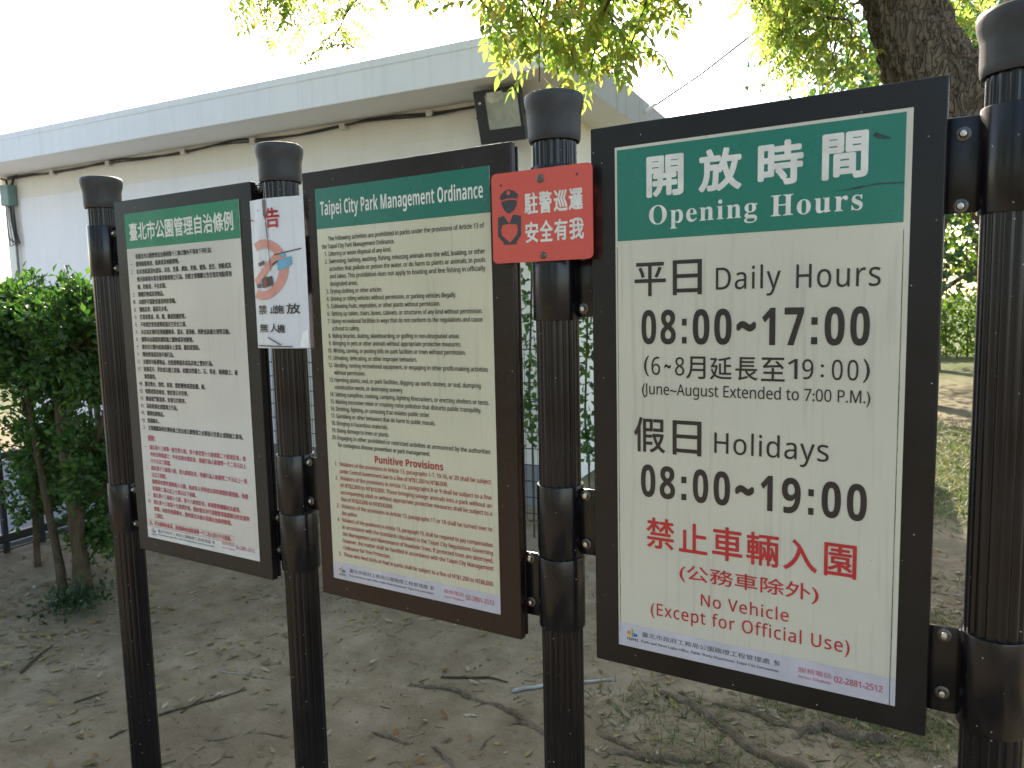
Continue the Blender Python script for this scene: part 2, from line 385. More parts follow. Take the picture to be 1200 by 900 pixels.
q = MB(); q.obox(BO, BU, BN, BZ, (-2.12, -.014, .36), (-.16, .02, 3.19), 0, .004); bpart(q, 'wall_panel', M_WALL)
q = MB(); q.obox(BO, BU, BN, BZ, (-7.27, -.03, -.05), (.02, .02, .34), 0, .006); bpart(q, 'plinth', M_PLINTH)
q = MB(); q.obox(BO, BU, BN, BZ, (-7.95, -.555, 3.69), (.446, -.53, 3.756), 0, .004); bpart(q, 'roof_edge', M_CONC)

M_CABLE = plain('black_cable', (.03, .03, .032), .6); M_CLIP = plain('pale_clip', (.62, .60, .56), .6)
cb = empty('eave_cable', bpt(-3.6, -.03, 3.43)); tag(cb, 'black sagging cable run clipped along the wall under the eave', 'cable')
bpy.context.view_layer.update(); inv = cb.matrix_world.inverted()
for k in range(2):
    pts = []
    for t_ in np.linspace(-7.1, -.35, 90):
        pts.append(bpt(t_, -.022-.02*k, 3.432-.012*k + .012*math.sin(t_*3.3+k*1.7) + .009*nz(t_, k, 2.6) - .02*abs(math.sin(t_*1.9))))
    o = MB().tube(pts, .011-.003*k, 6).build('cable', M_CABLE, cb, True); o.matrix_parent_inverse = inv
for u_ in (-6.2, -5.2, -4.0, -3.02, -1.9, -.95):
    q = MB(); q.obox(bpt(u_, 0, 3.40), BU, BN, BZ, (-.03, -.06, -.02), (.03, .0, .035), 0, .004); o = q.build('clip', M_CLIP, cb); o.matrix_parent_inverse = inv

jb = empty('junction_box', bpt(-7.05, 0, 3.1)); tag(jb, 'teal grey junction box with loose wires at the left end of the white wall', 'junction box')
bpy.context.view_layer.update(); inv = jb.matrix_world.inverted()
q = MB(); q.obox(BO, BU, BN, BZ, (-7.13, -.12, 3.08), (-6.96, -.014, 3.33), 0, .01); o = q.build('box', plain('teal_box', (.16, .27, .26), .5), jb); o.matrix_parent_inverse = inv
q = MB(); q.tube([bpt(-7.06, -.04, 3.08), bpt(-7.05, -.04, 2.9), bpt(-7.02, -.035, 2.6), bpt(-7.03, -.035, .2)], .016, 8); o = q.build('conduit', plain('grey_conduit', (.18, .18, .18), .5), jb, True); o.matrix_parent_inverse = inv
q = MB()
for k in range(6):
    a = random.uniform(-.06, .05); pts = [bpt(-7.05+a, -.06, 3.09), bpt(-7.03+a*1.5, -.07, 2.9), bpt(-6.99+a*2.2, -.06, 2.72+random.uniform(-.15, .1)), bpt(-6.93+a, -.05, 2.62), bpt(-6.97+a*.5, -.05, 2.75+.1*k/6), bpt(-7.0, -.05, 3.35)]
    cv = [];
    for t_ in np.linspace(0, len(pts)-1.001, 24):
        i0 = int(t_); cv.append(pts[i0].lerp(pts[min(i0+1, len(pts)-1)], smooth(0, 1, t_-i0)))
    q.tube(cv, .005, 5)
q.tube([bpt(-7.0, -.04, 3.3), bpt(-6.98, -.03, 3.4), bpt(-6.9, -.03, 3.44)], .014, 6)
q.tube([bpt(-7.09, -.04, 3.3), bpt(-7.12, -.03, 3.4), bpt(-7.22, -.03, 3.43)], .014, 6)
o = q.build('wires', M_CABLE, jb, True); o.matrix_parent_inverse = inv

# floodlight
fl = empty('floodlight', bpt(-.12, 0, 3.25)); tag(fl, 'black square floodlight tilted down beneath the roof corner', 'floodlight')
bpy.context.view_layer.update(); inv = fl.matrix_world.inverted()
tl = R(17); FXu = BU; FZ = (BZ*math.cos(tl) - BN*math.sin(tl)).normalized(); FY = FXu.cross(FZ) * -1
FY = FZ.cross(FXu); FC = bpt(-.135, -.28, 3.235)
def fpart(q, n, m, s=False):
    o = q.build(n, m, fl, s); o.matrix_parent_inverse = inv; return o
M_HOUS = plain('black_housing', (.018, .022, .028), .45); M_LAMPGL = plain('lamp_glass', (.30, .33, .27), .08, 0, .6, .35, 5)
q = MB(); q.obox(FC, FXu, FY, FZ, (-.205, -.03, -.205), (.205, .03, .205), 0, .008); q.obox(FC, FXu, FY, FZ, (-.15, .03, -.15), (.15, .10, .15), 0, .03); fpart(q, 'housing', M_HOUS)
q = MB(); q.obox(FC, FXu, FY, FZ, (-.10, -.036, -.10), (.18, -.0302, .165), 0, .002); fpart(q, 'glass', M_LAMPGL)
q = MB(); q.obox(FC, FXu, FY, FZ, (-.08, -.038, .115), (.06, -.0362, .18)); q.obox(FC, FXu, FY, FZ, (-.06, -.038, .10), (.02, -.0362, .115)); fpart(q, 'paper_remnant', plain('peeling_paper', (.55, .55, .47), .7, var=.3))
q = MB(); q.lathe([(.012, 0), (.012, .004), (.006, .008)], 12, FC+FXu*-.155+FZ*.11-FY*.03, 0, Matrix((FXu, FZ, -FY)).transposed()); fpart(q, 'screw', M_STEEL)
q = MB()
for s_ in (-1, 1): q.tube([FC+FXu*.225*s_+FY*.02, FC+FXu*.225*s_+FY*.15+FZ*.05, bpt(-.135+.225*s_*.5, -.02, 3.33)], .011, 6)
q.obox(bpt(-.135, 0, 3.33), BU, BN, BZ, (-.12, -.03, -.03), (.12, .0, .03), 0, .003)
q.tube([FC+FXu*.18+FY*.1+FZ*.1, FC+FXu*.27+FY*.16+FZ*.12, FC+FXu*.26+FY*.2+FZ*.0, FC+FXu*.2+FY*.24-FZ*.1], .012, 6)
fpart(q, 'bracket', M_HOUS, True)

# overhead wire from the eave
side_hit = bpt(.445, 2.1, 3.66)
ow = empty('overhead_wire', side_hit); tag(ow, 'thin grey wire rising from the roof edge towards the tree', 'wire')
bpy.context.view_layer.update(); inv = ow.matrix_world.inverted()
d0 = on_y(745, 139, 5.9); d1 = at_dist(905, 22, 8.0); d2 = at_dist(1010, -80, 9.0)
q = MB(); pts = [d0, d0.lerp(d1, .5)-Vector((0, 0, .03)), d1, d2]; q.tube(pts, .011, 6); o = q.build('wire', plain('grey_wire', (.22, .24, .22), .5), ow, True); o.matrix_parent_inverse = inv
q = MB(); q.tube([d0, d0.lerp(d1, .16)], .02, 8); o = q.build('sleeve', plain('white_sleeve', (.75, .75, .72), .4), ow, True); o.matrix_parent_inverse = inv

# ------------------------------------------------------------------ fences
M_IRON = plain('black_iron', (.016, .016, .017), .5, .3, .5, .3, 40)
fn = empty('iron_fence', (-6.0, 1.5, 0), R(6.8)); tag(fn, 'black iron rail fence behind the leafy hedge at the left', 'fence')
# local y runs along the fence
for z0, r in ((.115, .028), (.72, .024), (1.345, .024), (1.62, .026)):
    q = MB(); q.box((-r, -2.6, z0-r), (r, 2.2, z0+r), 0, .004); q.build('rail', M_IRON, fn)
for z0 in (.0, .06):
    MB().tube([(0, -2.6, z0+.02), (0, 2.2, z0+.02)], .006, 6).build('rod', M_IRON, fn, True)
for k in range(18):
    y = -2.5 + k*.27
    q = MB(); q.box((-.017, y-.017, -.06), (.017, y+.017, 1.72 if k % 4 == 0 else 1.66), 0, .003); q.build('post' if k % 4 == 0 else 'bar', M_IRON, fn)

wf = empty('wire_mesh_fence', bpt(-2.0, -.55, 0), BA); tag(wf, 'thin wire mesh fence seen between the posts in front of the building', 'fence')
q = MB()
for k in range(11): q.tube([(-3.2, 0, .08+k*.13), (2.35, 0, .08+k*.13)], .0045, 5)
q.build('wires', M_IRON, wf, True)
q = MB()
for k in range(112): q.tube([(-3.2+k*.05, .006, .03), (-3.2+k*.05, .006, 1.42)], .0022, 4)
tag(q.build('uprights', M_IRON, wf, True), kind='stuff')
for k in range(4): MB().tube([(-3.15+k*1.82, .03, -.05), (-3.15+k*1.82, .03, 1.5)], .02, 8).build('post', M_IRON, wf, True)

# ------------------------------------------------------------------ leaf tools
def leaflet(L=1.0, W=.36, fold=.06, droop=.12):
    v = [(0, 0, 0), (.3*L, W*.5*L*.85, fold*L), (.62*L, W*.42*L, fold*.7*L-droop*.4*L), (L, 0, -droop*L), (.62*L, -W*.42*L, fold*.7*L-droop*.4*L), (.3*L, -W*.5*L*.85, fold*L), (.45*L, 0, -droop*.2*L)]
    f = [(0, 1, 6), (1, 2, 6), (2, 3, 6), (3, 4, 6), (4, 5, 6), (5, 0, 6)]
    return np.array(v), np.array(f)
def small_leaf(W=.5):
    return np.array([(0, 0, 0), (.45, W/2, .08), (1, 0, -.1), (.45, -W/2, .08)]), np.array([(0, 1, 2), (0, 2, 3)])
def pinnate(pairs=5, LL=.36, W=.38):
    V = []; F = []; n = 0
    def add(P, T, rot, sc_=1.0):
        nonlocal n
        lv, lf = leaflet(LL*sc_, W); q = lv @ np.array(rot.to_3x3().transposed()) + np.array(P); V.append(q); F.append(lf+n); n += len(q)
    for i in range(pairs):
        t = .22+.7*i/(pairs-1); P = (t, 0, -.18*t*t)
        for s in (-1, 1):
            add(P, 0, Matrix.Rotation(s*R(random.uniform(48, 66)), 4, 'Z') @ Matrix.Rotation(R(random.uniform(5, 38)), 4, 'Y') @ Matrix.Rotation(R(random.uniform(-25, 25)), 4, 'X'), random.uniform(.8, 1.08)*(1-.15*abs(i-2)/2))
    add((.97, 0, -.17), 0, Matrix.Rotation(R(20), 4, 'Y'))
    ts = np.linspace(0, .98, 6)
    st = np.array([(t, s*.008, -.18*t*t) for t in ts for s in (-1, 1)]); V.append(st)
    sf = []
    for i in range(5): sf += [(2*i, 2*i+1, 2*i+3), (2*i, 2*i+3, 2*i+2)]
    F.append(np.array(sf)+n)
    return np.concatenate(V), np.concatenate(F)
def rots(n, dirs, roll=math.pi):
    """rotation matrices taking local +x to dirs, random roll about it"""
    d = dirs/np.linalg.norm(dirs, axis=1, keepdims=True)
    up = np.tile([0, 0, 1.0], (n, 1)) + rng.normal(0, .02, (n, 3)); y = np.cross(up, d); y /= np.linalg.norm(y, axis=1, keepdims=True)+1e-9; z = np.cross(d, y)
    a = rng.uniform(-roll, roll, n)[:, None]; y2 = y*np.cos(a)+z*np.sin(a); z2 = -y*np.sin(a)+z*np.cos(a)
    return np.stack([d, y2, z2], 2)
def scatter(tmpl, P, Rm, S):
    V, F = tmpl; n = len(P)
    W = np.einsum('nij,kj->nki', Rm, V)*np.asarray(S)[:, None, None] + np.asarray(P)[:, None, :]
    return W.reshape(-1, 3), (F[None]+np.arange(n)[:, None, None]*len(V)).reshape(-1, F.shape[1])
def merge(parts):
    V = []; F = []; n = 0
    for v, f in parts: V.append(v); F.append(f+n); n += len(v)
    return np.concatenate(V), np.concatenate(F)
def curve_pts(pts, n):
    pts = [Vector(p) for p in pts]; out = []; m = len(pts)-1
    for t in np.linspace(0, m, n):
        i = min(int(t), m-1); u = t-i
        p0, p1, p2, p3 = pts[max(i-1, 0)], pts[i], pts[i+1], pts[min(i+2, m)]
        out.append(.5*((2*p1)+(p2-p0)*u+(2*p0-5*p1+4*p2-p3)*u*u+(3*p1-p0-3*p2+p3)*u**3))
    return out
def lerp_list(r, n): return list(np.interp(np.linspace(0, len(r)-1, n), range(len(r)), r))

# ------------------------------------------------------------------ hedge at the left
M_HLEAF = leaf_mat('hedge_leaf', [(.028, .070, .022), (.042, .100, .028), (.065, .135, .036), (.036, .085, .032), (.10, .18, .045)], .42, (.8, 1.0, .4), .4)
M_STEM = bark_mat('shrub_bark', (.045, .034, .020), (.115, .088, .052), 22, .8)
lv_small = small_leaf(.52)
def shrub(label, stems, blobs, n, leafsize, group='hedge shrubs at the left'):
    base = Vector(stems[0][0][0]); t = empty('hedge_shrub', base); tag(t, label, 'shrub', group)
    bpy.context.view_layer.update(); inv = t.matrix_world.inverted()
    for pts, rad in stems:
        c = curve_pts(pts, 16)
        o = MB().tube(c, lerp_list(rad, 16), 10, fn=lambda p, d, r: 1+.18*noise.noise((p+d*r)*14)).build('trunk', M_STEM, t, True); o.matrix_parent_inverse = inv
    tw = MB(); P = []; D = []
    for (c, s, wgt) in blobs:
        k = int(n*wgt); c = np.array(c); s = np.array(s)
        nt_ = max(4, k//38)
        for _ in range(nt_):
            d = rng.normal(0, 1, 3); d /= np.linalg.norm(d); e = c + d*s*rng.uniform(.35, 1.05)
            a = c + (e-c)*.2 + rng.normal(0, .05, 3); a[2] -= .1
            mid = (a+e)/2 + rng.normal(0, .04, 3)
            tw.tube([a, mid, e], [.006, .004, .002], 4, caps=False)
            m = 38; tt = rng.uniform(.25, 1.0, m)[:, None]
            q = np.where(tt < .5, a+(mid-a)*tt*2, mid+(e-mid)*(tt*2-1)) + rng.normal(0, .028, (m, 3))
            P.append(q); dd = (e-a)/np.linalg.norm(e-a); D.append(dd*.7 + rng.normal(0, .6, (m, 3)) + np.array([0, 0, .25]))
    P = np.concatenate(P); D = np.concatenate(D); m = len(P)
    V, F = scatter(lv_small, P, rots(m, D), rng.uniform(.7, 1.25, m)*leafsize)
    o = np_mesh('foliage', V, F, M_HLEAF, t); o.matrix_parent_inverse = inv
    o = tag(tw.build('twigs', M_STEM, t, True), kind='stuff'); o.matrix_parent_inverse = inv
shrub('leafy hedge shrub with a thick bent trunk beside the leftmost post',
      [([(-4.60, .95, -.03), (-4.66, .98, .25), (-4.72, 1.0, .6), (-4.82, 1.03, 1.0), (-4.86, 1.05, 1.4), (-4.84, 1.05, 1.75)], [.062, .046, .043, .038, .030, .016]),
       ([(-4.72, 1.0, .6), (-4.55, 1.08, .95), (-4.45, 1.15, 1.3), (-4.40, 1.15, 1.7)], [.03, .022, .018, .01])],
      [((-4.60, 1.08, 1.72), (.40, .40, .26), .40), ((-4.82, 1.1, 1.45), (.36, .36, .28), .17), ((-4.42, 1.15, 1.35), (.30, .36, .34), .10), ((-4.55, 1.15, .85), (.38, .35, .42), .18), ((-4.75, 1.2, .42), (.4, .3, .28), .08), ((-4.1, 1.2, 1.6), (.3, .3, .3), .08)], 12500, .050)
shrub('leafy hedge shrub with a slim slanting stem at the left edge of the photo',
      [([(-4.72, .90, -.03), (-4.86, .95, .25), (-5.0, .98, .6), (-5.1, 1.0, .95), (-5.22, 1.02, 1.35), (-5.3, 1.02, 1.75)], [.032, .026, .023, .021, .017, .010]),
       ([(-5.42, 1.1, -.02), (-5.38, 1.1, .5), (-5.34, 1.1, 1.1), (-5.4, 1.1, 1.7)], [.022, .019, .016, .010])],
      [((-5.30, 1.05, 1.74), (.45, .42, .28), .40), ((-5.25, 1.1, 1.42), (.40, .36, .28), .16), ((-5.20, 1.15, .98), (.44, .36, .40), .18), ((-5.4, 1.2, .55), (.4, .3, .32), .12), ((-5.85, 1.1, 1.55), (.4, .4, .4), .15)], 12500, .050)
def low_plant(name, label, c, rx, rz, n, size, mat, group=None, upright=.6):
    t = empty(name, c); tag(t, label, 'plant', group); bpy.context.view_layer.update(); inv = t.matrix_world.inverted()
    P = np.array(c) + rng.normal(0, 1, (n, 3))*np.array([rx, rx, rz])*.55; P[:, 2] = np.maximum(np.abs(P[:, 2]-c[2])+c[2], c[2]+.01)
    D = rng.normal(0, .7, (n, 3)) + np.array([0, 0, upright]); V, F = scatter(lv_small, P, rots(n, D), rng.uniform(.7, 1.3, n)*size)
    o = np_mesh('leaves', V, F, mat, t); o.matrix_parent_inverse = inv
    q = MB()
    for _ in range(14): e = P[rng.integers(n)]; q.tube([Vector(c)+Vector((random.uniform(-.04, .04), random.uniform(-.04, .04), -.01)), (Vector(c)+Vector(e))/2+Vector((0, 0, .03)), e], [.004, .003, .0015], 4)
    o = q.build('stems', M_STEM, t, True); o.matrix_parent_inverse = inv
M_BLEAF0 = leaf_mat('ground_plant_leaf', [(.012, .035, .014), (.02, .05, .018), (.03, .065, .022)], .25, (.8, 1, .4), .5)
low_plant('ground_plant', 'small dark green plant growing at the foot of the hedge', (-4.42, .80, .02), .17, .09, 380, .040, M_BLEAF0)
pass; gp1 = on_y(622, 395, 3.25); gp2 = on_y(687, 430, 3.25)
def climber(label, pts_px, Y):
    pts = [on_y(a, b, Y) for a, b in pts_px]; base = Vector((pts[-1].x, Y, 0)); t = empty('climbing_plant', base); tag(t, label, 'plant', 'thin plants in front of the building')
    bpy.context.view_layer.update(); inv = t.matrix_world.inverted()
    c = curve_pts(pts + [base], 30); o = MB().tube(c, .008, 6).build('stem', M_STEM, t, True); o.matrix_parent_inverse = inv
    P = []; D = []
    for p in c[:22]:
        for _ in range(11): P.append(np.array(p)+rng.normal(0, .05, 3)); D.append(rng.normal(0, .8, 3)+np.array([0, 0, -.1]))
    P = np.array(P); m = len(P); V, F = scatter(lv_small, P, rots(m, np.array(D)), rng.uniform(.6, 1.2, m)*.075)
    o = np_mesh('leaves', V, F, M_HLEAF, t); o.matrix_parent_inverse = inv
climber('thin leafy climber seen left of the post with the red sign', [(624, 300), (622, 380), (620, 470), (624, 520)], 3.2)
climber('thin leafy climber seen between the sign post and the opening hours board', [(689, 360), (687, 430), (686, 500), (690, 540)], 3.2)

# ------------------------------------------------------------------ the large tree
M_BARK = bark_mat('rough_bark', (.06, .045, .033), (.19, .15, .115), 15, .5)
M_TLEAF = leaf_mat('ash_leaf', [(.13, .21, .06), (.16, .24, .07), (.20, .26, .08), (.23, .24, .085), (.14, .225, .06), (.27, .20, .075), (.18, .245, .07)], .76, (.95, 1.0, .66), .45)
tree = empty('large_tree', (.42, 2.35, 0)); tag(tree, 'large rough-barked tree with leaning limb and overhanging yellow-green leaves behind the rightmost post', 'tree')
bpy.context.view_layer.update(); tinv = tree.matrix_world.inverted()
def tpart(o): o.matrix_parent_inverse = tinv; return o
def barkfn(p, d, r):
    q = p + d*r
    a = noise.noise(Vector((q.x*9, q.y*9, q.z*3.2))); v = noise.voronoi(Vector((q.x*24, q.y*24, q.z*9)))[0]
    ridge = min(1, (v[1]-v[0])*2.2)
    return 1 + .07*a + .11*(ridge-.5) + .035*noise.noise(q*55)
trunk_c = curve_pts([(.46, 2.42, -.12), (.43, 2.38, .25), (.40, 2.35, 1.1), (.33, 2.32, 1.9), (.13, 2.30, 2.32), (-.13, 2.28, 2.64), (-.27, 2.27, 3.02), (-.40, 2.2, 3.5), (-.62, 2.0, 4.2), (-.95, 1.7, 5.0)], 420)
trunk_r = lerp_list([.36, .26, .245, .24, .205, .172, .148, .15, .12, .08], 420)
tpart(MB().tube(trunk_c, trunk_r, 150, fn=barkfn).build('trunk', M_BARK, tree, True))
limbs = [([(.34, 2.35, 1.85), (.30, 2.42, 2.4), (.29, 2.55, 2.75), (.225, 2.62, 3.05), (.15, 2.7, 3.6), (.3, 2.6, 4.6), (.6, 2.2, 5.6)], [.19, .15, .12, .11, .10, .08, .05], 90),
         ([(-.40, 2.2, 3.5), (-1.0, 1.7, 3.9), (-1.8, 1.3, 4.05), (-2.6, 1.1, 3.95), (-3.4, 1.1, 3.9)], [.09, .07, .05, .035, .02], 36),
         ([(-.62, 2.0, 4.2), (-.8, 1.2, 4.3), (-.95, .6, 3.9), (-1.0, .3, 3.5)], [.07, .05, .03, .015], 30),
         ([(-.62, 2.0, 4.2), (-1.6, 2.6, 5.0), (-2.9, 3.1, 5.6), (-4.2, 3.6, 6.0)], [.08, .06, .045, .02], 30),
         ([(.05, 2.7, 3.6), (-.4, 3.4, 4.2), (-1.0, 4.2, 4.6)], [.07, .05, .02], 24),
         ([(.3, 2.6, 4.6), (1.2, 1.6, 5.2), (1.8, .2, 5.4), (1.6, -1.4, 5.3)], [.07, .05, .035, .015], 30),
         ([(-.95, 1.7, 5.0), (-1.1, .4, 5.6), (-1.2, -1.2, 5.7), (-1.2, -2.8, 5.4)], [.07, .05, .035, .015], 30)]
for pts, rad, n in limbs: tpart(MB().tube(curve_pts(pts, n), lerp_list(rad, n), 24 if n < 80 else 64, fn=barkfn).build('limb', M_BARK, tree, True))
# roots over the ground (thing > root)
root_px = [([(458, 800), (488, 804), (528, 808), (560, 820), (592, 832), (613, 845), (635, 864), (690, 884)], (.012, .020, .022)),
           ([(427, 855), (467, 867), (507, 877), (525, 893), (533, 910)], (.007, .016, .020)),
           ([(557, 888), (571, 869), (592, 853), (613, 851), (632, 864), (660, 880)], (.010, .014, .020)),
           ([(768, 811), (787, 821), (813, 829), (840, 851), (867, 872), (907, 893), (960, 915)], (.018, .034, .036)),
           ([(787, 811), (819, 823), (867, 835), (907, 851), (960, 868)], (.012, .022, .026)),
           ([(930, 872), (940, 864), (963, 857), (995, 867), (1050, 875)], (.022, .040, .034)),
           ([(688, 856), (720, 872), (760, 890), (820, 905)], (.010, .016, .02)),
           ([(700, 884), (728, 885), (760, 891), (813, 896), (860, 910)], (.02, .028, .03)),
           ([(350, 866), (300, 858), (262, 868), (235, 870)], (.010, .009, .004))]
M_ROOT = bark_mat('root_bark', (.085, .065, .045), (.185, .148, .105), 26, .75)
for px, rad in root_px:
    P = [on_z(a, b, 0) for a, b in px]; c = curve_pts(P, 80); out = []
    for i_, p in enumerate(c):
        u = i_/79; lift = -.004 + .018*nz(p.x, p.y, 7, 2)
        p.z = ground_z(p.x, p.y) + lift - .03*smooth(.12, 0, u) - .04*smooth(.9, 1, u); p.x += .012*nz(p.x, p.y, 13, 4); p.y += .02*nz(p.x, p.y, 9, 6)
        out.append(p)
    tpart(MB().tube(out, lerp_list([r_*.8 for r_ in rad], 80), 18, squash=.85, fn=lambda p, d, r: 1+.35*noise.noise((p+d*r)*20)+.22*noise.noise((p+d*r)*55)).build('root', M_ROOT, tree, True))
# hanging sprays of leaves
PT = [pinnate(5, .36, .40) for _ in range(4)]; PT2 = [pinnate(4, .40, .36) for _ in range(3)]
leafparts = []; twig = MB()
def spray(start, end, n, size, wob=.05, hang=.5):
    start = Vector(start); end = Vector(end); mid = start.lerp(end, .55) + Vector((random.uniform(-wob, wob), random.uniform(-wob, wob), .10))
    c = curve_pts([start, mid, end], 14); twig.tube(c, lerp_list([.007, .004, .0018], 14), 5, caps=False)
    P = []; D = []
    td = (end-mid).normalized()
    for k in range(n):
        u = .50+.50*(k+.5)/n; p = c[min(13, int(u*13))]; P.append(np.array(p)+rng.normal(0, .012, 3))
        a = random.uniform(0, 2*math.pi); D.append((math.cos(a)*1.0+td.x*.6, math.sin(a)*1.0+td.y*.6, -hang+random.uniform(-.6, .45)))
    P = np.array(P); D = np.array(D)
    for ti in range(len(PT)):
        s_ = slice(ti, None, len(PT)); m = len(P[s_])
        if m: leafparts.append(scatter(PT[ti], P[s_], rots(m, D[s_], .7), rng.uniform(.75, 1.2, m)*size))
def cluster(ends, dist, n, size, rise, wob=.06, side=150):
    for (a, b) in ends:
        e = at_dist(a, b, dist+random.uniform(-.2, .25)); s = at_dist(a+random.uniform(-side, min(side, 110))+rise[0], b-rise[1]*.55-random.uniform(0, 60), dist+random.uniform(-.35, .45)); spray(s, e, n, size, wob, .35)
cluster([(612, 22), (604, 48), (640, 20), (648, 52), (662, 8), (668, 62), (684, 30), (700, 60), (708, 20), (722, 44), (738, 6), (742, 58), (676, 84), (640, 74), (598, 62), (618, 60), (632, 96), (690, 92), (730, 80)], 2.45, 8, .130, (10, 170))
cluster([(752, 18), (768, -4), (760, 28), (700, -6), (725, 66), (712, 84), (655, 88)], 2.6, 8, .125, (0, 150))
cluster([(300, 12), (312, 32), (326, 20), (340, 36), (352, 10), (364, 40), (376, 26), (386, 62), (392, 36), (402, 14), (335, 2), (378, 74), (318, 48)], 3.7, 8, .115, (30, 150))
cluster([(448, -8), (478, -2), (496, -6), (528, -8), (485, 4)], 3.2, 6, .115, (20, 130))
cluster([(884, 8), (896, 20), (904, 40), (918, 10), (922, 34), (914, 56), (934, 60), (940, 22), (950, 46), (958, 74), (962, 16), (972, 58), (978, 34), (980, 84), (940, 84), (970, 92), (925, 72), (988, 96), (950, 4), (905, 30), (930, 44)], 3.9, 11, .12, (-20, 120), side=50)
cluster([(900, 0), (930, -10), (965, -8), (975, -4), (960, 30), (965, 66), (955, 62), (890, 24), (905, 60), (930, 84), (915, 88), (945, 96), (980, 94), (940, 70), (920, 52)], 4.6, 12, .125, (-20, 110), side=50)
cluster([(1110, 12), (1122, 30), (1130, 8), (1118, 52), (1136, 44), (1106, 40)], 5.2, 8, .15, (10, 110))
# main crown, above and behind the view
nC = 2200; Q = rng.normal(0, 1, (nC*3, 3)); Q /= np.linalg.norm(Q, axis=1, keepdims=True); Q *= rng.uniform(.45, 1, (nC*3, 1))**.6
Q = Q*np.array([4.6, 4.6, 2.0]) + np.array([-.9, 1.4, 5.6])
cl = np.array([noise.noise(Vector(p)*.75) for p in Q]); S_ = np.array(sv); open_ = np.ones(len(Q), bool)
for c_ in [(-.9, .45, 2.46), (-2.4, .86, 2.9), (-.55, 1.7, 2.75), (-1.83, .84, 2.85), (-.3, 2.3, 2.8)]:
    d_ = Q - np.array(c_); h_ = d_ @ S_; r_ = np.linalg.norm(d_ - h_[:, None]*S_, axis=1); open_ &= (r_ > 1.5) | (h_ < .25)
Q = Q[(cl > -.08) & (Q[:, 2] > 3.7) & open_ & ~in_frame(Q, 90)][:nC]
m = len(Q); D = rng.normal(0, .6, (m, 3)) + np.array([0, 0, -.35])
for ti in range(3):
    s_ = slice(ti, None, 3); leafparts.append(scatter(PT2[ti], Q[s_], rots(len(Q[s_]), D[s_], 1.2), rng.uniform(.8, 1.3, len(Q[s_]))*.36))
V, F = merge(leafparts); tpart(np_mesh('crown', V, F, M_TLEAF, tree)); tpart(tag(twig.build('twigs', M_BARK, tree, True), kind='stuff'))

# ------------------------------------------------------------------ background trees and hedge
M_BLEAF = [leaf_mat('far_leaf_dark', [(.020, .055, .022), (.035, .080, .028), (.050, .095, .03), (.028, .065, .03)], .4, (.8, 1.0, .45)),
           leaf_mat('far_leaf_mid', [(.06, .115, .03), (.09, .15, .035), (.12, .17, .04), (.07, .13, .035)], .55, (.9, 1.0, .4)),
           leaf_mat('far_leaf_yellow', [(.09, .13, .02), (.13, .16, .025), (.16, .16, .03), (.08, .12, .02)], .55, (1, 1, .4))]
def bg_tree(label, x, y, h, cr, cz, cb, kind, seed, n=5200, leaf=.13):
    t = empty('park_tree', (x, y, 0)); tag(t, label, 'tree', 'trees along the path behind the boards'); rs = random.Random(seed)
    top = (rs.uniform(-.4, .4), rs.uniform(-.4, .4), h*.8); c = curve_pts([(0, 0, -.1), (rs.uniform(-.1, .1), 0, h*.25), (top[0]*.5, top[1]*.5, h*.5), top], 24)
    MB().tube(c, lerp_list([.26, .19, .15, .05], 24), 16, fn=lambda p, d, r: 1+.12*noise.noise((p+d*r)*7)).build('trunk', M_BARK, t, True)
    br = MB(); P = []; D = []
    nb = 34
    for k in range(nb):
        u = rs.uniform(.3, 1); b = c[int(u*23)]; a = rs.uniform(0, 6.283)
        zt = cb + (h-cb)*rs.uniform(0, 1)**.8; rr = cr*math.sqrt(max(.1, 1-((zt-cz)/(h-cz+.3))**2))*rs.uniform(.55, 1.05) if zt > cz else cr*rs.uniform(.5, 1.0)
        e = Vector((math.cos(a)*rr, math.sin(a)*rr, zt)); mid = b.lerp(e, .5)+Vector((0, 0, .25))
        br.tube(curve_pts([b, mid, e], 7), lerp_list([.05, .03, .01], 7), 6, caps=False)
        m = n//nb; s = rs.uniform(.35, .75)
        q = np.array(e) + rng.normal(0, 1, (m, 3))*np.array([s, s, s*.6]); P.append(q); D.append(rng.normal(0, .7, (m, 3))+np.array([0, 0, -.3]))
    br.build('limb', M_BARK, t, True)
    P = np.concatenate(P); D = np.concatenate(D); V, F = scatter(small_leaf(.55), P, rots(len(P), D), rng.uniform(.7, 1.4, len(P))*leaf); np_mesh('crown', V, F, M_BLEAF[kind], t)
bg_tree('dark green tree standing behind the large limb', -.55, 12.0, 6.2, 1.8, 3.8, 2.0, 0, 1, 6500)
bg_tree('mid green tree overhanging the far path right of the boards', .55, 14.5, 7.0, 2.4, 4.2, 2.1, 1, 2, 6500)
bg_tree('yellow-green tree standing over the far hedge', -.6, 18.5, 7.5, 2.8, 4.5, 2.0, 2, 3, 6000, .16)
bg_tree('dark leafy tree beyond the right end of the path', 4.2, 12.5, 7.5, 2.6, 4.4, 1.8, 0, 4, 4500)
bg_tree('tall green tree behind the far hedge', 2.6, 24.0, 9.5, 3.6, 5.5, 2.5, 1, 5, 5500, .2)
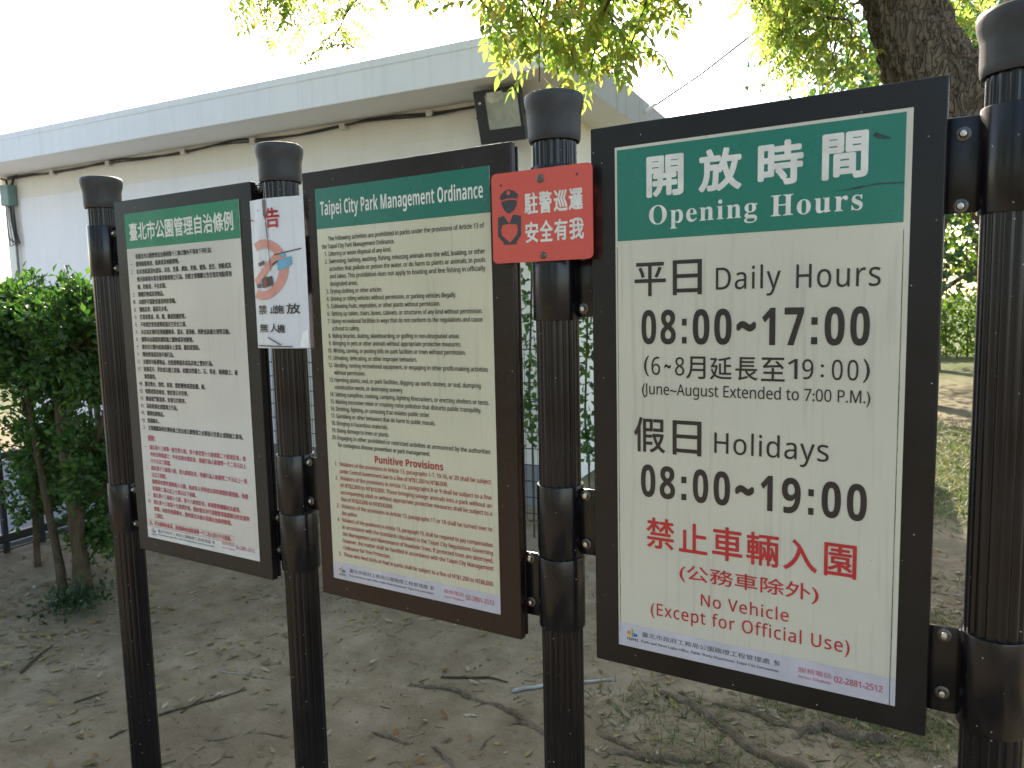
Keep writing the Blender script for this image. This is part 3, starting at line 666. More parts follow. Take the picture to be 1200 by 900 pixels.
for lab_, x_, y_, h_, k_, sd_ in (('unseen leafy tree behind the viewpoint, mirrored faintly in the opening hours board', -2.6, -8.5, 7.5, 0, 11), ('unseen broad tree behind the viewpoint, mirrored in the middle board', -7.0, -8.0, 7.0, 1, 12), ('unseen dark tree far behind the viewpoint, mirrored in the leftmost board', -11.5, -7.5, 7.5, 0, 13), ('unseen dark tree behind the viewpoint on the side of the rightmost post', 2.2, -9.0, 8.0, 0, 14)):
    bg_tree(lab_, x_, y_, h_, 2.6, 3.6, .9, k_, sd_, 4200, .2)  # unseen trees added behind the camera to darken the boards' reflections
hd = empty('clipped_hedge', (0, 23, 0)); tag(hd, 'long clipped green hedge at the end of the path', 'hedge')
n = 26000; P = np.stack([rng.uniform(-6, 9, n), rng.uniform(-.6, .6, n), rng.uniform(0, 1, n)**.9*1.75], 1); P[:, 1] *= np.where(P[:, 2] > 1.6, .8, 1); P[:, 2] += .12*np.sin(P[:, 0]*2.1)*P[:, 2]
V, F = scatter(small_leaf(.6), P, rots(n, rng.normal(0, 1, (n, 3))+np.array([0, -.5, .3])), rng.uniform(.7, 1.3, n)*.12); np_mesh('foliage', V, F, M_BLEAF[1], hd)
q = MB()
for k in range(30): q.tube([(-5.8+k*.5, 0, -.05), (-5.8+k*.5+random.uniform(-.1, .1), random.uniform(-.1, .1), 1.4)], [.03, .012], 6)
q.build('stems', M_STEM, hd, True)

# ------------------------------------------------------------------ posts, clamps
YP = .035; XS = [-2.569, -1.692, -.806, .073]; BW, BH, BT = .6708, 1.195, 2.0952
XL = [-2.4506, -1.5719, -.70095]
def bolt(parent, x, z, r=.0125):
    ax = Matrix.Rotation(R(90), 3, 'X')
    q = MB(); q.lathe([(r, 0), (r, .0022), (r*.8, .0034), (r*.62, .0034)], 24, (x, YP-.0075, z), 0, ax); q.lathe([(r*.56, .002), (r*.56, .007), (r*.42, .0095), (.0006, .0105)], 20, (x, YP-.0075, z), 1, ax)
    return q.build('bolt', [M_BOLT, M_STEEL], parent, True, 40)
post_labels = ['leftmost of the four fluted dark posts, in front of the hedge', 'fluted dark post with the white paper notice wrapped round it', 'fluted dark post that carries the small red sign', 'rightmost and nearest fluted dark post with weathered cap']
clamp_spec = [[('R', .947, 1.120, (.976, 1.10)), ('R', 1.853, 2.025, (1.878, 1.997))],
              [('L', .947, 1.120, (.99, 1.09)), ('R', 1.127, 1.297, (1.16, 1.28)), ('R', 1.800, 1.97, (1.83, 1.94)), ('L', 1.975, 2.03, (2.0,))],
              [('L', .950, 1.122, (.99, 1.11)), ('R', 1.127, 1.297, (1.16, 1.281)), ('R', 1.684, 1.854, (1.709, 1.83)), ('L', 1.858, 2.03, (1.89, 2.0))],
              [('L', .935, 1.113, (.98, 1.10)), ('L', 1.857, 2.034, (1.875, 1.998))]]
for pi, x in enumerate(XS):
    t = empty('sign_post', (x, YP, 0)); tag(t, post_labels[pi], 'post', 'fluted posts carrying the notice boards')
    seg = 192; nf = 16; prof = []
    vs = []; fs = []
    for z in (-.15, .3, .8, 1.4, 2.0, 2.285-.145):
        for k in range(seg):
            a = 2*math.pi*k/seg; ph = (a*nf/(2*math.pi)) % 1.0; d = min(ph, 1-ph)
            r = .0500 - .0028*math.exp(-(d/.13)**2) - .0004*math.cos(ph*2*math.pi)
            vs.append((r*math.cos(a), r*math.sin(a), z))
    for i_ in range(5):
        for k in range(seg): k2 = (k+1) % seg; fs.append((i_*seg+k, i_*seg+k2, (i_+1)*seg+k2, (i_+1)*seg+k))
    q = MB(); q.add(vs, fs); q.build('shaft', M_POST, t, True)
    zc = 2.19
    q = MB(); q.lathe([(.0535, zc-.102), (.0570, zc-.105), (.0592, zc-.100), (.0602, zc-.088), (.0606, zc-.052), (.0622, zc-.042), (.0655, zc-.030), (.0675, zc-.018), (.0675, zc-.010), (.0655, zc-.003), (.060, zc), (.054, zc+.0005), (.0525, zc-.0025), (.02, zc-.001), (.001, zc)], 64)
    q.build('cap', M_CAP, t, True, 60)
    for side, z0, z1, bz in clamp_spec[pi]:
        s = 1 if side == 'R' else -1
        if s > 0: edge = XL[pi]-x+.004
        else: edge = XL[pi-1]+BW-x-.004
        q = MB(); q.lathe([(.0515, z0), (.0552, z0), (.0560, z0+.002), (.0560, z1-.002), (.0552, z1), (.0515, z1)], 64)
        xa, xb = sorted((s*.050, edge)); ztop = z1-.006 if not (pi == 1 and s < 0 and z0 > 1.9) else z1+.065
        q.box((xa, -.004, z0+.006), (xb, .004, ztop), 0, .002)
        c = q.build('clamp', M_POST, t, True, 35)
        bx_ = (-.736+.806) if s > 0 else (-.889+.806)
        if pi == 3: bx_ = -.079
        if pi == 0: bx_ = .060
        if pi == 1: bx_ = .062 if s > 0 else -.083
        for z in bz + ((2.077,) if (pi == 1 and s < 0 and z0 > 1.9) else ()):
            b = bolt(c, 0, 0); b.data.transform(Matrix.Translation((bx_, -YP+.003, min(z, ztop-.015))))

# ------------------------------------------------------------------ the boards
def board(i, label, mat_frame):
    t = empty('notice_board', (XL[i]+BW/2, .02, 0)); tag(t, label, 'notice board', 'notice boards bolted between the posts')
    x0 = -BW/2; x1 = BW/2; z0, z1 = BT-BH, BT
    q = MB(); q.box((x0, -.02, z0), (x1, .001, z1), 0, .0028, 3); q.box((x0+.006, .0005, z0+.006), (x1-.006, .0058, z1-.006)); q.box((x0-.0005, .0055, z0+.004), (x1+.0005, .014, z1-.006), 0, .002)
    q.build('frame', mat_frame, t); return t
SH = [(-2.3941, -1.8319, 2.0499, .9518), (-1.5225, -.9600, 2.0471, .9542), (-.6439, -.0821, 2.0483, .9473)]
def sheet(i, t, mat):
    a, b, zt, zb = SH[i]; cx = XL[i]+BW/2
    o = MB().box((a-cx, -.0216, zb), (b-cx, -.0202, zt), 0, .0004, 1).build('sheet', mat, t); return o, (a-cx, zt)
YB, YI = -.0220, -.0224
def footer(s, org, wd, v0, v1, vtp, ven, vtel, mat_band, red, dx=0.0):
    k = Ink(org, YB); k.rect(.0004, wd-.0004, v0, v1-.0008); k.build('footer_band', mat_band, s)
    k = Ink(org, YI); k.cjk('臺北市政府工務局公園路燈工程管理處', .0555+dx, vtp, .0163, .0125); k.cjk('製', .3400+dx, vtp, .0125, .0125)
    k.line('Parks and Street Lights Office, Public Works Department, Taipei City Government', .0540+dx, ven, .0062, .350+dx, style='serif', res=2); k.build('issuer_lettering', M_GREY_INK, s)
    k = Ink(org, YI); k.cjk('服務電話', .387+dx*.6, vtel-.006, .0158, .0118); k.line('Service Telephone', .388+dx*.6, vtel+.011, .0062, .449+dx*.6, style='serif', res=2); k.line('02-2881-2512', .4548+dx*.8, vtel+.004, .0122, .540+dx*.8, style='sans', bold=.0003); k.build('telephone_lettering', red, s)
    e = empty('emblem'); bpy.data.objects.remove(e)
    lx, lv = .020+dx*.2, vtp-.008
    for nm, m_, pts in (('emblem', M_ORANGE, [(0, .010), (.006, .004), (.0095, .012), (.004, .015)]), ('emblem', M_YEL, [(.0035, .0155), (.010, .0125), (.0105, .019), (.002, .019)]), ('emblem', M_GRN, [(.0115, .0), (.0150, .001), (.0150, .0185), (.0120, .0190)]), ('emblem', M_BLUE, [(.0160, .0085), (.026, .0120), (.0245, .0165), (.0160, .0185)])):
        k = Ink((org[0]+lx, org[1]-lv), YI); k.poly([(a, b) for a, b in pts][::-1]); k.build(nm, m_, s)
    k = Ink((org[0]+lx, org[1]-lv), YI); k.line('TAIPEI', -.001, .0275, .0062, .0265, style='bold', res=2); k.build('emblem_lettering', M_GREY_INK, s)

# --- board 3: opening hours
t3 = board(2, 'nearest notice board, giving the opening hours under a green header', M_FRAME_C)
s3, o3 = sheet(2, t3, M_SHEET_C)
k = Ink(o3, YB); k.rect(.0052, .5512, .0062, .1966); k.build('header_band', M_GREEN_C, s3)
k = Ink(o3, YI)
for ch, a, b in (('開', .0711, .1507), ('放', .1813, .2670), ('時', .2975, .3812), ('間', .4136, .4918)): k.box(ch, a, b, .0280, .1112, '', .0028, 6)
k.line('Opening', .0764, .1665, .0392, .2973, style='serif', res=8, space=1.12); k.line('Hours', .3230, .1690, .0405, .4843, style='serif', res=8, space=1.12); k.build('header_lettering', M_WHITE_INK, s3)
k = Ink(o3, YI)
k.box('平', .0433, .1127, .2446, .3157, '', .0009); k.box('日', .1278, .1889, .2428, .3148, '', .0009)
k.line('Daily', .2176, .3060, .0435, .3430, bold=.0001, res=6, space=1.1); k.line('Hours', .3717, .3075, .0445, .5171, bold=.0001, res=6, space=1.1)
k.box('假', .0404, .1109, .5746, .6512, '', .0009); k.box('日', .1271, .1891, .5773, .6512, '', .0009); k.line('Holidays', .2162, .6405, .0425, .4357, bold=.0001, res=6, space=1.08)
def big_time(txt, xs, v0, v1):
    h = v1-v0
    for q_, ch in enumerate(txt):
        a, b = xs[2*q_], xs[2*q_+1]
        if ch == ':': k.rect(a+.0005, b-.0005, v0+.26*h, v0+.46*h); k.rect(a+.0005, b-.0005, v0+.79*h, v0+.985*h)
        elif ch == '~': k.box(ch, a, b, v0+.34*h, v0+.64*h, '', .0032)
        else: k.box(ch, a, b, v0-.001, v1+.001, 'bold', .0004, 8)
big_time('08:00~17:00', [.0586, .0913, .1009, .1339, .1469, .1578, .1702, .2048, .2146, .2497, .2592, .2973, .3090, .3342, .3512, .3867, .3997, .4119, .4240, .4588, .4685, .5015], .3452, .4162)
big_time('08:00~19:00', [.0557, .0885, .0985, .1323, .1457, .1576, .1712, .2038, .2149, .2490, .2594, .2969, .3102, .3334, .3511, .3864, .4000, .4110, .4249, .4594, .4699, .5044], .6790, .7492)
xs = [.0638, .0753, .0808, .0998, .109, .1236, .1326, .1522, .1563, .197, .206, .2504, .2579, .3015, .3082, .3532, .3585, .3767, .3854, .4053, .4172, .4257, .4384, .4573, .4655, .4843, .492, .5035]
for q_, ch in enumerate('(6~8月延長至19:00)'):
    a, b = xs[2*q_], xs[2*q_+1]
    if ch == ':': k.disc((a+b)/2, .456, .0030, .0030, 12); k.disc((a+b)/2, .475, .0030, .0030, 12)
    elif ch == '~': k.box(ch, a, b, .459, .468, '', .0008)
    elif ch in '()': k.box(ch, a, b, .442, .486, '', .0002)
    elif ch.isdigit(): k.box(ch, a, b, .4435, .4825, 'sans', .0001)
    else: k.box(ch, a, b, .4415, .4885, '', .0004)
k.line('(June~August Extended to 7:00 P.M.)', .0593, .5242, .0232, .5054, bold=.0001, res=4); k.build('hours_lettering', M_BLACK_INK, s3)
k = Ink(o3, YI)
for ch, a, b, v0, v1 in (('禁', .0677, .1309, .7945, .8630), ('止', .1409, .2025, .7965, .8615), ('車', .2126, .2751, .7950, .8670), ('輛', .2830, .3467, .7970, .8660), ('入', .3552, .4191, .8010, .8650), ('園', .4316, .4893, .7986, .8655)): k.box(ch, a, b, v0, v1, '', .0010)
k.box('(公務車除外)', .1423, .4230, .8880, .9275, '', .0003); k.line('No Vehicle', .1892, .9735, .0255, .3674, bold=.0002, res=5, space=1.12); k.line('(Except for Official Use)', .0775, 1.0142, .0268, .4806, bold=.0002, res=5, space=1.12)
k.build('warning_lettering', M_RED_INK, s3)
footer(s3, o3, .5618, 1.047, 1.101, 1.0655, 1.0845, 1.0745, M_FOOT, M_FADED_RED)
k = Ink(o3, YI+.0002); k.poly([(.431, .1318), (.457, .1300), (.480, .1265), (.509, .1240), (.5505, .1262), (.5505, .1290), (.509, .1275), (.480, .1310), (.457, .1325)][::-1]); k.build('scuff', M_SCUFF, s3); k = Ink(o3, YI+.0002); k.poly([(.497, .040), (.503, .034), (.512, .040), (.526, .046), (.527, .050), (.508, .0475)][::-1])
k.build('scuff', M_SCUFF, s3)
k = Ink(o3, YB)
for v in np.linspace(.21, 1.08, 40): k.poly([(.5515+.0008*nz(v, 0, 9), v+.022), (.5530+.0008*nz(v, 3, 11), v+.022), (.5528+.0009*nz(v, 5, 7), v), (.5516+.0006*nz(v, 8, 8), v)])
M_GRIME = plain('grimy_edge', (.10, .085, .075), .7, var=.5, scale=80); k.build('lifted_edge', M_GRIME, s3); k = Ink(o3, YB)
for v in np.linspace(.21, 1.02, 20): k.poly([(.0040, v+.05), (.0050+.0014*abs(nz(v, 1, 6)), v+.05), (.0050+.0012*abs(nz(v, 2, 6)), v), (.0040, v)])
k.build('lifted_edge', M_GRIME, s3)

# --- board 2: English ordinance
t2 = board(1, 'middle notice board, headed Taipei City Park Management Ordinance in English', M_FRAME_B)
s2, o2 = sheet(1, t2, M_SHEET_B)
k = Ink(o2, YB); k.rect(.0002, .5623, .0002, .1075); k.build('header_band', M_GREEN_B, s2)
k = Ink(o2, YI); k.line('Taipei City Park Management Ordinance', .0173, .0720, .0365, .5437, style='bold', res=4); k.build('header_lettering', M_WHITE_INK, s2)
rules = [(None, 'The following activities are prohibited in parks under the provisions of Article 13 of', 1), ('<', 'the Taipei City Park Management Ordinance.', 0), ('1.', 'Littering or waste disposal of any kind.', 0),
 ('2.', 'Swimming, bathing, washing, fishing, releasing animals into the wild, boating, or other', 1), (None, 'activities that pollute or poison the water, or do harm to plants or animals, in pools', 1), (None, 'and lakes. This prohibition does not apply to boating and line fishing in officially', 1), (None, 'designated areas.', 0),
 ('3.', 'Drying clothing or other articles.', 0), ('4.', 'Driving or riding vehicles without permission, or parking vehicles illegally.', 0), ('5.', 'Cultivating fruits, vegetables, or other plants without permission.', 0), ('6.', 'Setting up tables, chairs, boxes, cabinets, or structures of any kind without permission.', 2),
 ('7.', 'Using recreational facilities in ways that do not conform to the regulations and cause', 2), (None, 'a threat to safety.', 0), ('8.', 'Riding bicycles, skating, skateboarding, or golfing in non-designated areas.', 0), ('9.', 'Bringing in pets or other animals without appropriate protective measures.', 0),
 ('10.', 'Writing, carving, or posting bills on park facilities or trees without permission.', 0), ('11.', 'Urinating, defecating, or other improper behaviors.', 0), ('12.', 'Vending, renting recreational equipment, or engaging in other profit-making activities', 1), (None, 'without permission.', 0),
 ('13.', 'Harming plants, sod, or park facilities, digging up earth, stones, or sod, dumping', 3), (None, 'construction waste, or destroying scenery.', 0), ('14.', 'Setting campfires, cooking, camping, lighting firecrackers, or erecting shelters or tents.', 1), ('15.', 'Making excessive noise or creating noise pollution that disturbs public tranquility.', 3), ('16.', 'Drinking, fighting, or carousing that violates public order.', 0),
 ('17.', 'Gambling or other behaviors that do harm to public morals.', 0), ('18.', 'Bringing in hazardous materials.', 0), ('19.', 'Doing damage to trees or plants.', 0), ('20.', 'Engaging in other prohibited or restricted activities as announced by the authorities', 1), (None, 'for contagious disease prevention or park management.', 0)]
pen = [('1.', 'Violators of the provisions in Article 13, paragraphs 1-7, 10-16, or 20 shall be subject', 1), (None, 'under Central Government law to a fine of NT$1,200 to NT$6,000.', 0), ('2.', 'Violators of the provisions in Article 13, paragraphs 8 or 9 shall be subject to a fine', 1), (None, 'of NT$2,000 to NT$10,000. Those bringing savage animals into a park without an', 1), (None, 'accompanying adult or without appropriate protective measures shall be subject to a', 1), (None, 'fine of NT$20,000 to NT$100,000.', 0),
 ('3.', 'Violators of the provisions in Article 13, paragraphs 17 or 18 shall be turned over to', 1), (None, 'the police.', 0), ('4.', 'Violators of the provisions in Article 13, paragraph 19, shall be required to pay compensation', 1), (None, 'in accordance with the standards stipulated in the Taipei City Regulations Governing', 1), (None, 'the Management and Maintenance of Roadside Trees. If protected trees are destroyed,', 1), (None, 'however, the matter shall be handled in accordance with the Taipei City Management', 1), (None, 'Ordinance for Tree Protection.', 0), ('5.', 'Those who feed birds or fowl in parks shall be subject to a fine of NT$1,200 to NT$6,000.', 1)]
def para(k, rows, v0, v1, x0, cap, bold):
    sxs = .0121
    for q_, (num, txt, full) in enumerate(rows):
        v = v0+(v1-v0)*q_/(len(rows)-1); xx = .0165 if num == '<' else x0
        if num and num != '<': k.line(num, .0255 if len(num) < 3 else .0205, v, cap, sx=.0122, bold=bold)
        k.line(txt, xx, v, cap, {1: .5448, 2: .5330, 3: .522}.get(full), sx=sxs, bold=bold)
k = Ink(o2, YI); para(k, rules, .1412, .7080, .0405, .0114, .00018); k.build('rules_lettering', M_BLACK_INK, s2)
k = Ink(o2, YI); k.line('Punitive Provisions', .1734, .7420, .0190, .4010, style='bold', res=4, bold=.0002); para(k, pen, .7625, 1.0226, .0433, .0112, .00018); k.build('penalty_lettering', M_DKRED, s2)
footer(s2, o2, .5625, 1.044, 1.0929, 1.0615, 1.0785, 1.0680, M_FOOT, M_FADED_RED, .006)

# --- board 1: Chinese ordinance
t1 = board(0, 'farthest left notice board, dense Chinese rules under a bright green header', M_FRAME_A)
s1, o1 = sheet(0, t1, M_SHEET_A)
k = Ink(o1, YB); k.rect(.0002, .5620, .0002, .1138); k.build('header_band', M_GREEN_A, s1)
k = Ink(o1, YI); k.box('臺北市公園管理自治條例', .0230, .5348, .0305, .0896, '', .0011, 4); k.build('header_lettering', M_WHITE_INK, s1)
L1 = ['依臺北市公園管理自治條例第十三條公園內不得有下列行為：', '隨地拋棄果皮、紙屑或其他廢棄物。', '在水池或湖沼內游泳、沐浴、洗滌、網魚、釣魚、餵魚、放生、划船或其', '他污染毒害水質及傷害動植物之行為。但經主管機關公告在指定地點得划', '船、釣魚者，不在此限。', '曝曬衣物或其他物品。', '未經許可駕駛或違規停放車輛。', '種植瓜果、蔬菜花木等。', '任意放置桌、椅、箱、櫃或搭棚架等。', '不依規定使用遊樂設施足生安全之虞。', '未在指定場所從事騎腳踏車、溜冰、溜滑板、飛靶或高爾夫球等活動。', '攜帶未加適當防護措施之寵物或其他動物。', '擅自在公園內設施或樹木上塗寫、雕刻或張貼。', '隨地便溺或其他不檢行為。', '未經許可販賣物品、出租遊樂器具或為其他之營利行為。', '毀損花卉、草皮或公園之設施，如擅自挖掘土、石、草皮、傾倒廢土、破', '壞景觀等。', '擅自營火、野炊、夜宿、燃放鞭炮或搭設棚、帳。', '喧鬧或製造噪音，致妨害公共安寧。', '酗酒或鬥毆滋事，妨害公共秩序。', '為妨害風化或賭博之行為。', '攜帶危險物品。', '毀損樹木。', '主管機關為特定傳染病之防治或公園管理之必要而公告禁止或限制之事項。']
N1 = {1: '一', 2: '二', 5: '三', 6: '四', 7: '五', 8: '六', 9: '七', 10: '八', 11: '九', 12: '十', 13: '十一', 14: '十二', 15: '十三', 17: '十四', 18: '十五', 19: '十六', 20: '十七', 21: '十八', 22: '十九', 23: '二十'}
k = Ink(o1, YI)
for q_, tx in enumerate(L1):
    v = .1411+(.7124-.1411)*q_/23; k.cjk(tx, .0455, v, .01465, .0178, .00035)
    if q_ in N1:
        nn = N1[q_]; k.cjk(nn, .0155 if len(nn) == 1 else .0135, v, .0115 if len(nn) == 1 else .0088, .0150, .0002)
k.build('rules_lettering', M_BLACK_INK, s1)
L2 = ['違反第十三條第一款至第七款、第十款至第十六款或第二十款規定者，依', '中央法律裁處之，中央法律未規定者，得處行為人新臺幣一千二百元以上', '六千元以下罰鍰。', '違反第十三條第八款、第九款規定者，得處行為人新臺幣二千元以上一萬', '元以下罰鍰。', '攜帶具攻擊性寵物進入公園，無成年人伴同或未採取適當防護措施，得處', '新臺幣二萬元以上十萬元以下罰鍰。', '違反第十三條第十七款、第十八款規定者，移請警察機關依法處理。', '違反第十三條第十九款規定者，應依臺北市行道樹管理維護辦法所定標準', '賠償，如係受保護樹木，應依臺北市樹木保護自治條例辦理。', '之規定。']
k = Ink(o1, YI); k.cjk('罰則：', .0400, .7480, .0175, .0210, .0005)
for q_, tx in enumerate(L2):
    v = .7790+(1.0161-.7790)*q_/10; k.cjk(tx, .0455, v, .01505, .0172, .00035)
    if q_ in (0, 3, 7, 8): k.cjk({0: '一', 3: '二', 7: '三', 8: '四'}[q_], .0165, v, .012, .0155, .0002)
k.cjk('五、於公園餵食禽鳥、流浪動物者處新臺幣一千二百元至六千元罰鍰。', .0155, 1.0440, .01385, .0165, .0004)
for a in (1.0325, 1.0560): k.rect(.0125, .4460, a, a+.0009)
for a in (.0125, .4452): k.rect(a, a+.0009, 1.0325, 1.0568)
k.build('penalty_lettering', M_FADED_RED, s1)
footer(s1, o1, .5622, 1.0585, 1.098, 1.0685, 1.0840, 1.0690, M_FOOT_A, M_FADED_RED, .002)

# ------------------------------------------------------------------ red sign on post 3
def quad_uv(c, W, H):
    (a, b, d, e) = [np.array(p, float) for p in c]        # TL TR BR BL
    A = []; B = []
    for (x, y), (u, v) in zip((a, b, d, e), ((0, 0), (W, 0), (W, H), (0, H))):
        A += [[x, y, 1, 0, 0, 0, -u*x, -u*y], [0, 0, 0, x, y, 1, -v*x, -v*y]]; B += [u, v]
    h = np.linalg.solve(np.array(A), np.array(B))
    def f(x, y): w_ = h[6]*x+h[7]*y+1; return ((h[0]*x+h[1]*y+h[2])/w_, (h[3]*x+h[4]*y+h[5])/w_)
    return f
SW, SHH = .2545, .2035
t = empty('red_sign', (-.9405, -.0235, 1.8175)); tag(t, 'small red patrol sign with an officer and heart, screwed to the third post', 'sign')
q = MB(); r = .012; pts = []
for cx, cz, a0 in ((SW-r, SHH-r, 0), (r, SHH-r, 90), (r, r, 180), (SW-r, r, 270)):
    for a in np.linspace(a0, a0+90, 8): pts.append((cx+r*math.cos(R(a)), cz+r*math.sin(R(a))))
n = len(pts); q.add([(x, -.0015, z) for x, z in pts]+[(x, .0015, z) for x, z in pts], [tuple(range(n-1, -1, -1)), tuple(range(n, 2*n))] + [(i_, (i_+1) % n, (i_+1) % n+n, i_+n) for i_ in range(n)])
pl = q.build('plate', M_REDSIGN, t)
uv = quad_uv([(28, 138), (850, 40), (860, 817), (42, 860)], SW, SHH)
def sbox(k, ch, x0, y0, x1, y1, bold):
    u0 = (uv(x0, (y0+y1)/2)[0]); u1 = uv(x1, (y0+y1)/2)[0]; v0 = uv((x0+x1)/2, y0)[1]; v1 = uv((x0+x1)/2, y1)[1]; k.box(ch, u0, u1, v0, v1, '', bold, 5)
k = Ink((0, SHH), -.0020)
for ch, b in (('駐', (300, 283, 410, 458)), ('警', (417, 272, 524, 450)), ('巡', (538, 262, 652, 436)), ('邏', (660, 248, 777, 424))): sbox(k, ch, *b, .0011)
k.build('lettering', M_WHITE_INK, pl); k = Ink((0, SHH), -.0020)
for ch, b in (('安', (306, 520, 414, 690)), ('全', (424, 506, 532, 680)), ('有', (543, 496, 652, 670)), ('我', (666, 486, 786, 662))): sbox(k, ch, *b, .0011)
k.build('lettering', M_WHITE_INK, pl)
k = Ink((0, SHH), -.0020)
P_ = lambda L_: [uv(a, b) for a, b in L_]
k.poly(P_([(97, 330), (110, 345), (120, 352), (175, 330), (232, 335), (245, 322), (250, 300), (210, 268), (175, 258), (140, 268), (108, 300)]))
k.poly(P_([(112, 355), (140, 343), (175, 338), (215, 340), (238, 345), (236, 385), (215, 425), (180, 452), (150, 445), (125, 412), (113, 380)]))
k.poly(P_([(83, 485), (130, 470), (175, 535), (120, 545), (105, 590), (115, 630), (180, 690), (125, 705), (130, 690), (83, 640)]))
k.poly(P_([(175, 535), (205, 462), (270, 470), (272, 625), (235, 680), (235, 700), (180, 705), (180, 690), (235, 625), (245, 580), (235, 540)]))
k.poly(P_([(125, 705), (180, 690), (180, 705)]))
k.build('officer_emblem', M_SIGNINK, pl)
k = Ink((0, SHH), -.0026); u_, v_ = uv(170, 287); k.disc(u_, v_, .0045, .0045, 16)
k.poly(P_([(118, 348), (150, 335), (190, 328), (238, 333), (236, 345), (190, 340), (150, 346), (122, 358)]))
k.build('emblem_detail', M_REDSIGN, pl)
for (a, b, rr) in ((428, 172, .0095), (453, 792, .008)):
    u_, v_ = uv(a, b); ax = Matrix.Rotation(R(90), 3, 'X')
    q = MB(); q.lathe([(rr, 0), (rr, .001), (rr*.7, .003), (rr*.2, .0036), (.0004, .003)], 20, (u_, -.0015, SHH-v_), 0, ax); q.build('screw', M_BOLT, t, True, 50)
k = Ink((0, SHH), -.0018)
for a, b in ((108, 227), (728, 138)): u_, v_ = uv(a, b); k.disc(u_, v_, .0032, .0032, 12)
k.build('screw_hole', M_SIGNINK, pl)

# ------------------------------------------------------------------ paper notice on post 2
PX = [-1.757, -1.752, -1.742, -1.722, -1.692, -1.662, -1.635, -1.600, -1.562]; PY = [-.0245, -.0250, -.0260, -.0290, -.0320, -.0315, -.0270, -.0180, -.0085]
NW = PX[-1]-PX[0]; NZ0, NZ1 = 1.614, 2.034
def paper_y(u): return float(np.interp(PX[0]+u, PX, PY)) + .0
fine_u = np.linspace(0, NW, 61); sm = np.array([paper_y(u) for u in fine_u])
for _ in range(6): sm[1:-1] = (sm[:-2]+2*sm[1:-1]+sm[2:])/4
def paper_y(u): return float(np.interp(u, fine_u, sm))
t = empty('paper_notice', (PX[0], 0, NZ0)); tag(t, 'stained laminated no-drone notice taped round the second post', 'notice')
q = MB(); vs = []; fs = []
zz_ = np.linspace(NZ0, NZ1, 12)
for yy in (0, .0008):
    for z in zz_:
        for u in fine_u: vs.append((u, paper_y(u)+yy+.0012*nz(u*20, z*9, 1, 2), z-NZ0))
nu = 61
for L_ in (0, 1):
    for a in range(11):
        for b in range(60):
            i0 = L_*12*nu+a*nu+b; f_ = (i0, i0+1, i0+nu+1, i0+nu); fs.append(f_ if L_ == 0 else f_[::-1])
q.add(vs, fs); pa = q.build('paper', M_PAPER, t, True)
HH = NZ1-NZ0
def nuv(px, py):
    a = (py-235)/(408-235); l = 293+13*a; rr_ = 352+6*a; return ((px-l)/(rr_-l)*NW, a*HH)
class PInk(Ink):
    def put(s, V, F, bold=0.0):
        V2 = np.array(V); V2[:, 0] = np.clip(V2[:, 0], .003, NW-.001); Ink.put(s, V2, F, bold)
def pink(lift=.0022): return PInk((0, HH), -lift, paper_y)
def nbox(k, ch, x0, y0, x1, y1, bold=.0004): a = nuv(x0, (y0+y1)/2); b = nuv(x1, (y0+y1)/2); k.box(ch, a[0], b[0], nuv(x0, y0)[1], nuv(x0, y1)[1], '', bold, 5)
k = pink(.0028); nbox(k, '告', 316, 246, 331, 269, .0010); k.build('heading_lettering', M_RED_INK, pa); k = pink(.0028); a = nuv(295.5, 257); b = nuv(299, 259); k.seg(a[0], a[1], b[0], b[1], .004); k.build('heading_lettering', M_RED_INK, pa)
k = pink()
for a0, a1 in [(x_, x_+6) for x_ in range(-115, 115, 6)]:
    def rp(rx, ry, a): return nuv(311+rx*math.cos(R(a))+2, 316-ry*math.sin(R(a)))
    k.poly([rp(18, 25, a0), rp(26.5, 35, a0), rp(26.5, 35, a1), rp(18, 25, a1)])
def strip(k, p0, p1, wd, n=8):
    for j_ in range(n):
        a = nuv(p0[0]+(p1[0]-p0[0])*j_/n, p0[1]+(p1[1]-p0[1])*j_/n); b = nuv(p0[0]+(p1[0]-p0[0])*(j_+1)/n, p0[1]+(p1[1]-p0[1])*(j_+1)/n); k.seg(a[0], a[1], b[0], b[1], wd)
strip(k, (303, 331), (330, 300), .022, 10); k.build('prohibition_ring', M_SALMON, pa)
k = pink(.0034); strip(k, (307, 310), (315, 307.5), .010, 3); k.build('camera_icon', M_GREY_INK, pa); k = pink(.0034); strip(k, (305, 335), (311, 334), .012, 3); k.build('camera_icon', M_GREY_INK, pa); k = pink(.0034); strip(k, (312, 332), (325, 329), .026, 5); strip(k, (314, 327), (319, 326), .010, 3); k.build('camera_icon', M_GREY_INK, pa); k = pink(.0034); strip(k, (324, 311), (330, 307), .005, 3); k.build('drone_icon', M_GREY_INK, pa); k = pink(.0034); strip(k, (326, 300), (351, 294), .003, 8); k.build('drone_icon', M_GREY_INK, pa)
k = pink(.0040); a = nuv(317, 331); k.disc(a[0], a[1], .0075, .0085, 16); k.build('lens_icon', M_DKRED, pa)
k = pink(.0034); k.poly([nuv(*c) for c in ((330, 318), (336, 317), (343, 311), (342, 302), (329, 306))]); k.poly([nuv(*c) for c in ((332, 303), (336.5, 302), (336, 297), (331.5, 298))]); k.build('drone_icon', M_CYAN, pa)
k = pink(.0030)
for ch, b in (('禁', (307, 357, 317.5, 368)), ('止', (321.5, 358, 330, 367)), ('施', (327, 357.5, 336, 367.5)), ('放', (338, 356, 350, 368)), ('無', (309, 379, 319.5, 389.5)), ('人', (322, 379, 331, 389)), ('機', (330, 380, 337, 390))): nbox(k, ch, *b)
k.build('lettering', M_BLACK_INK, pa)
k = pink(.0042)
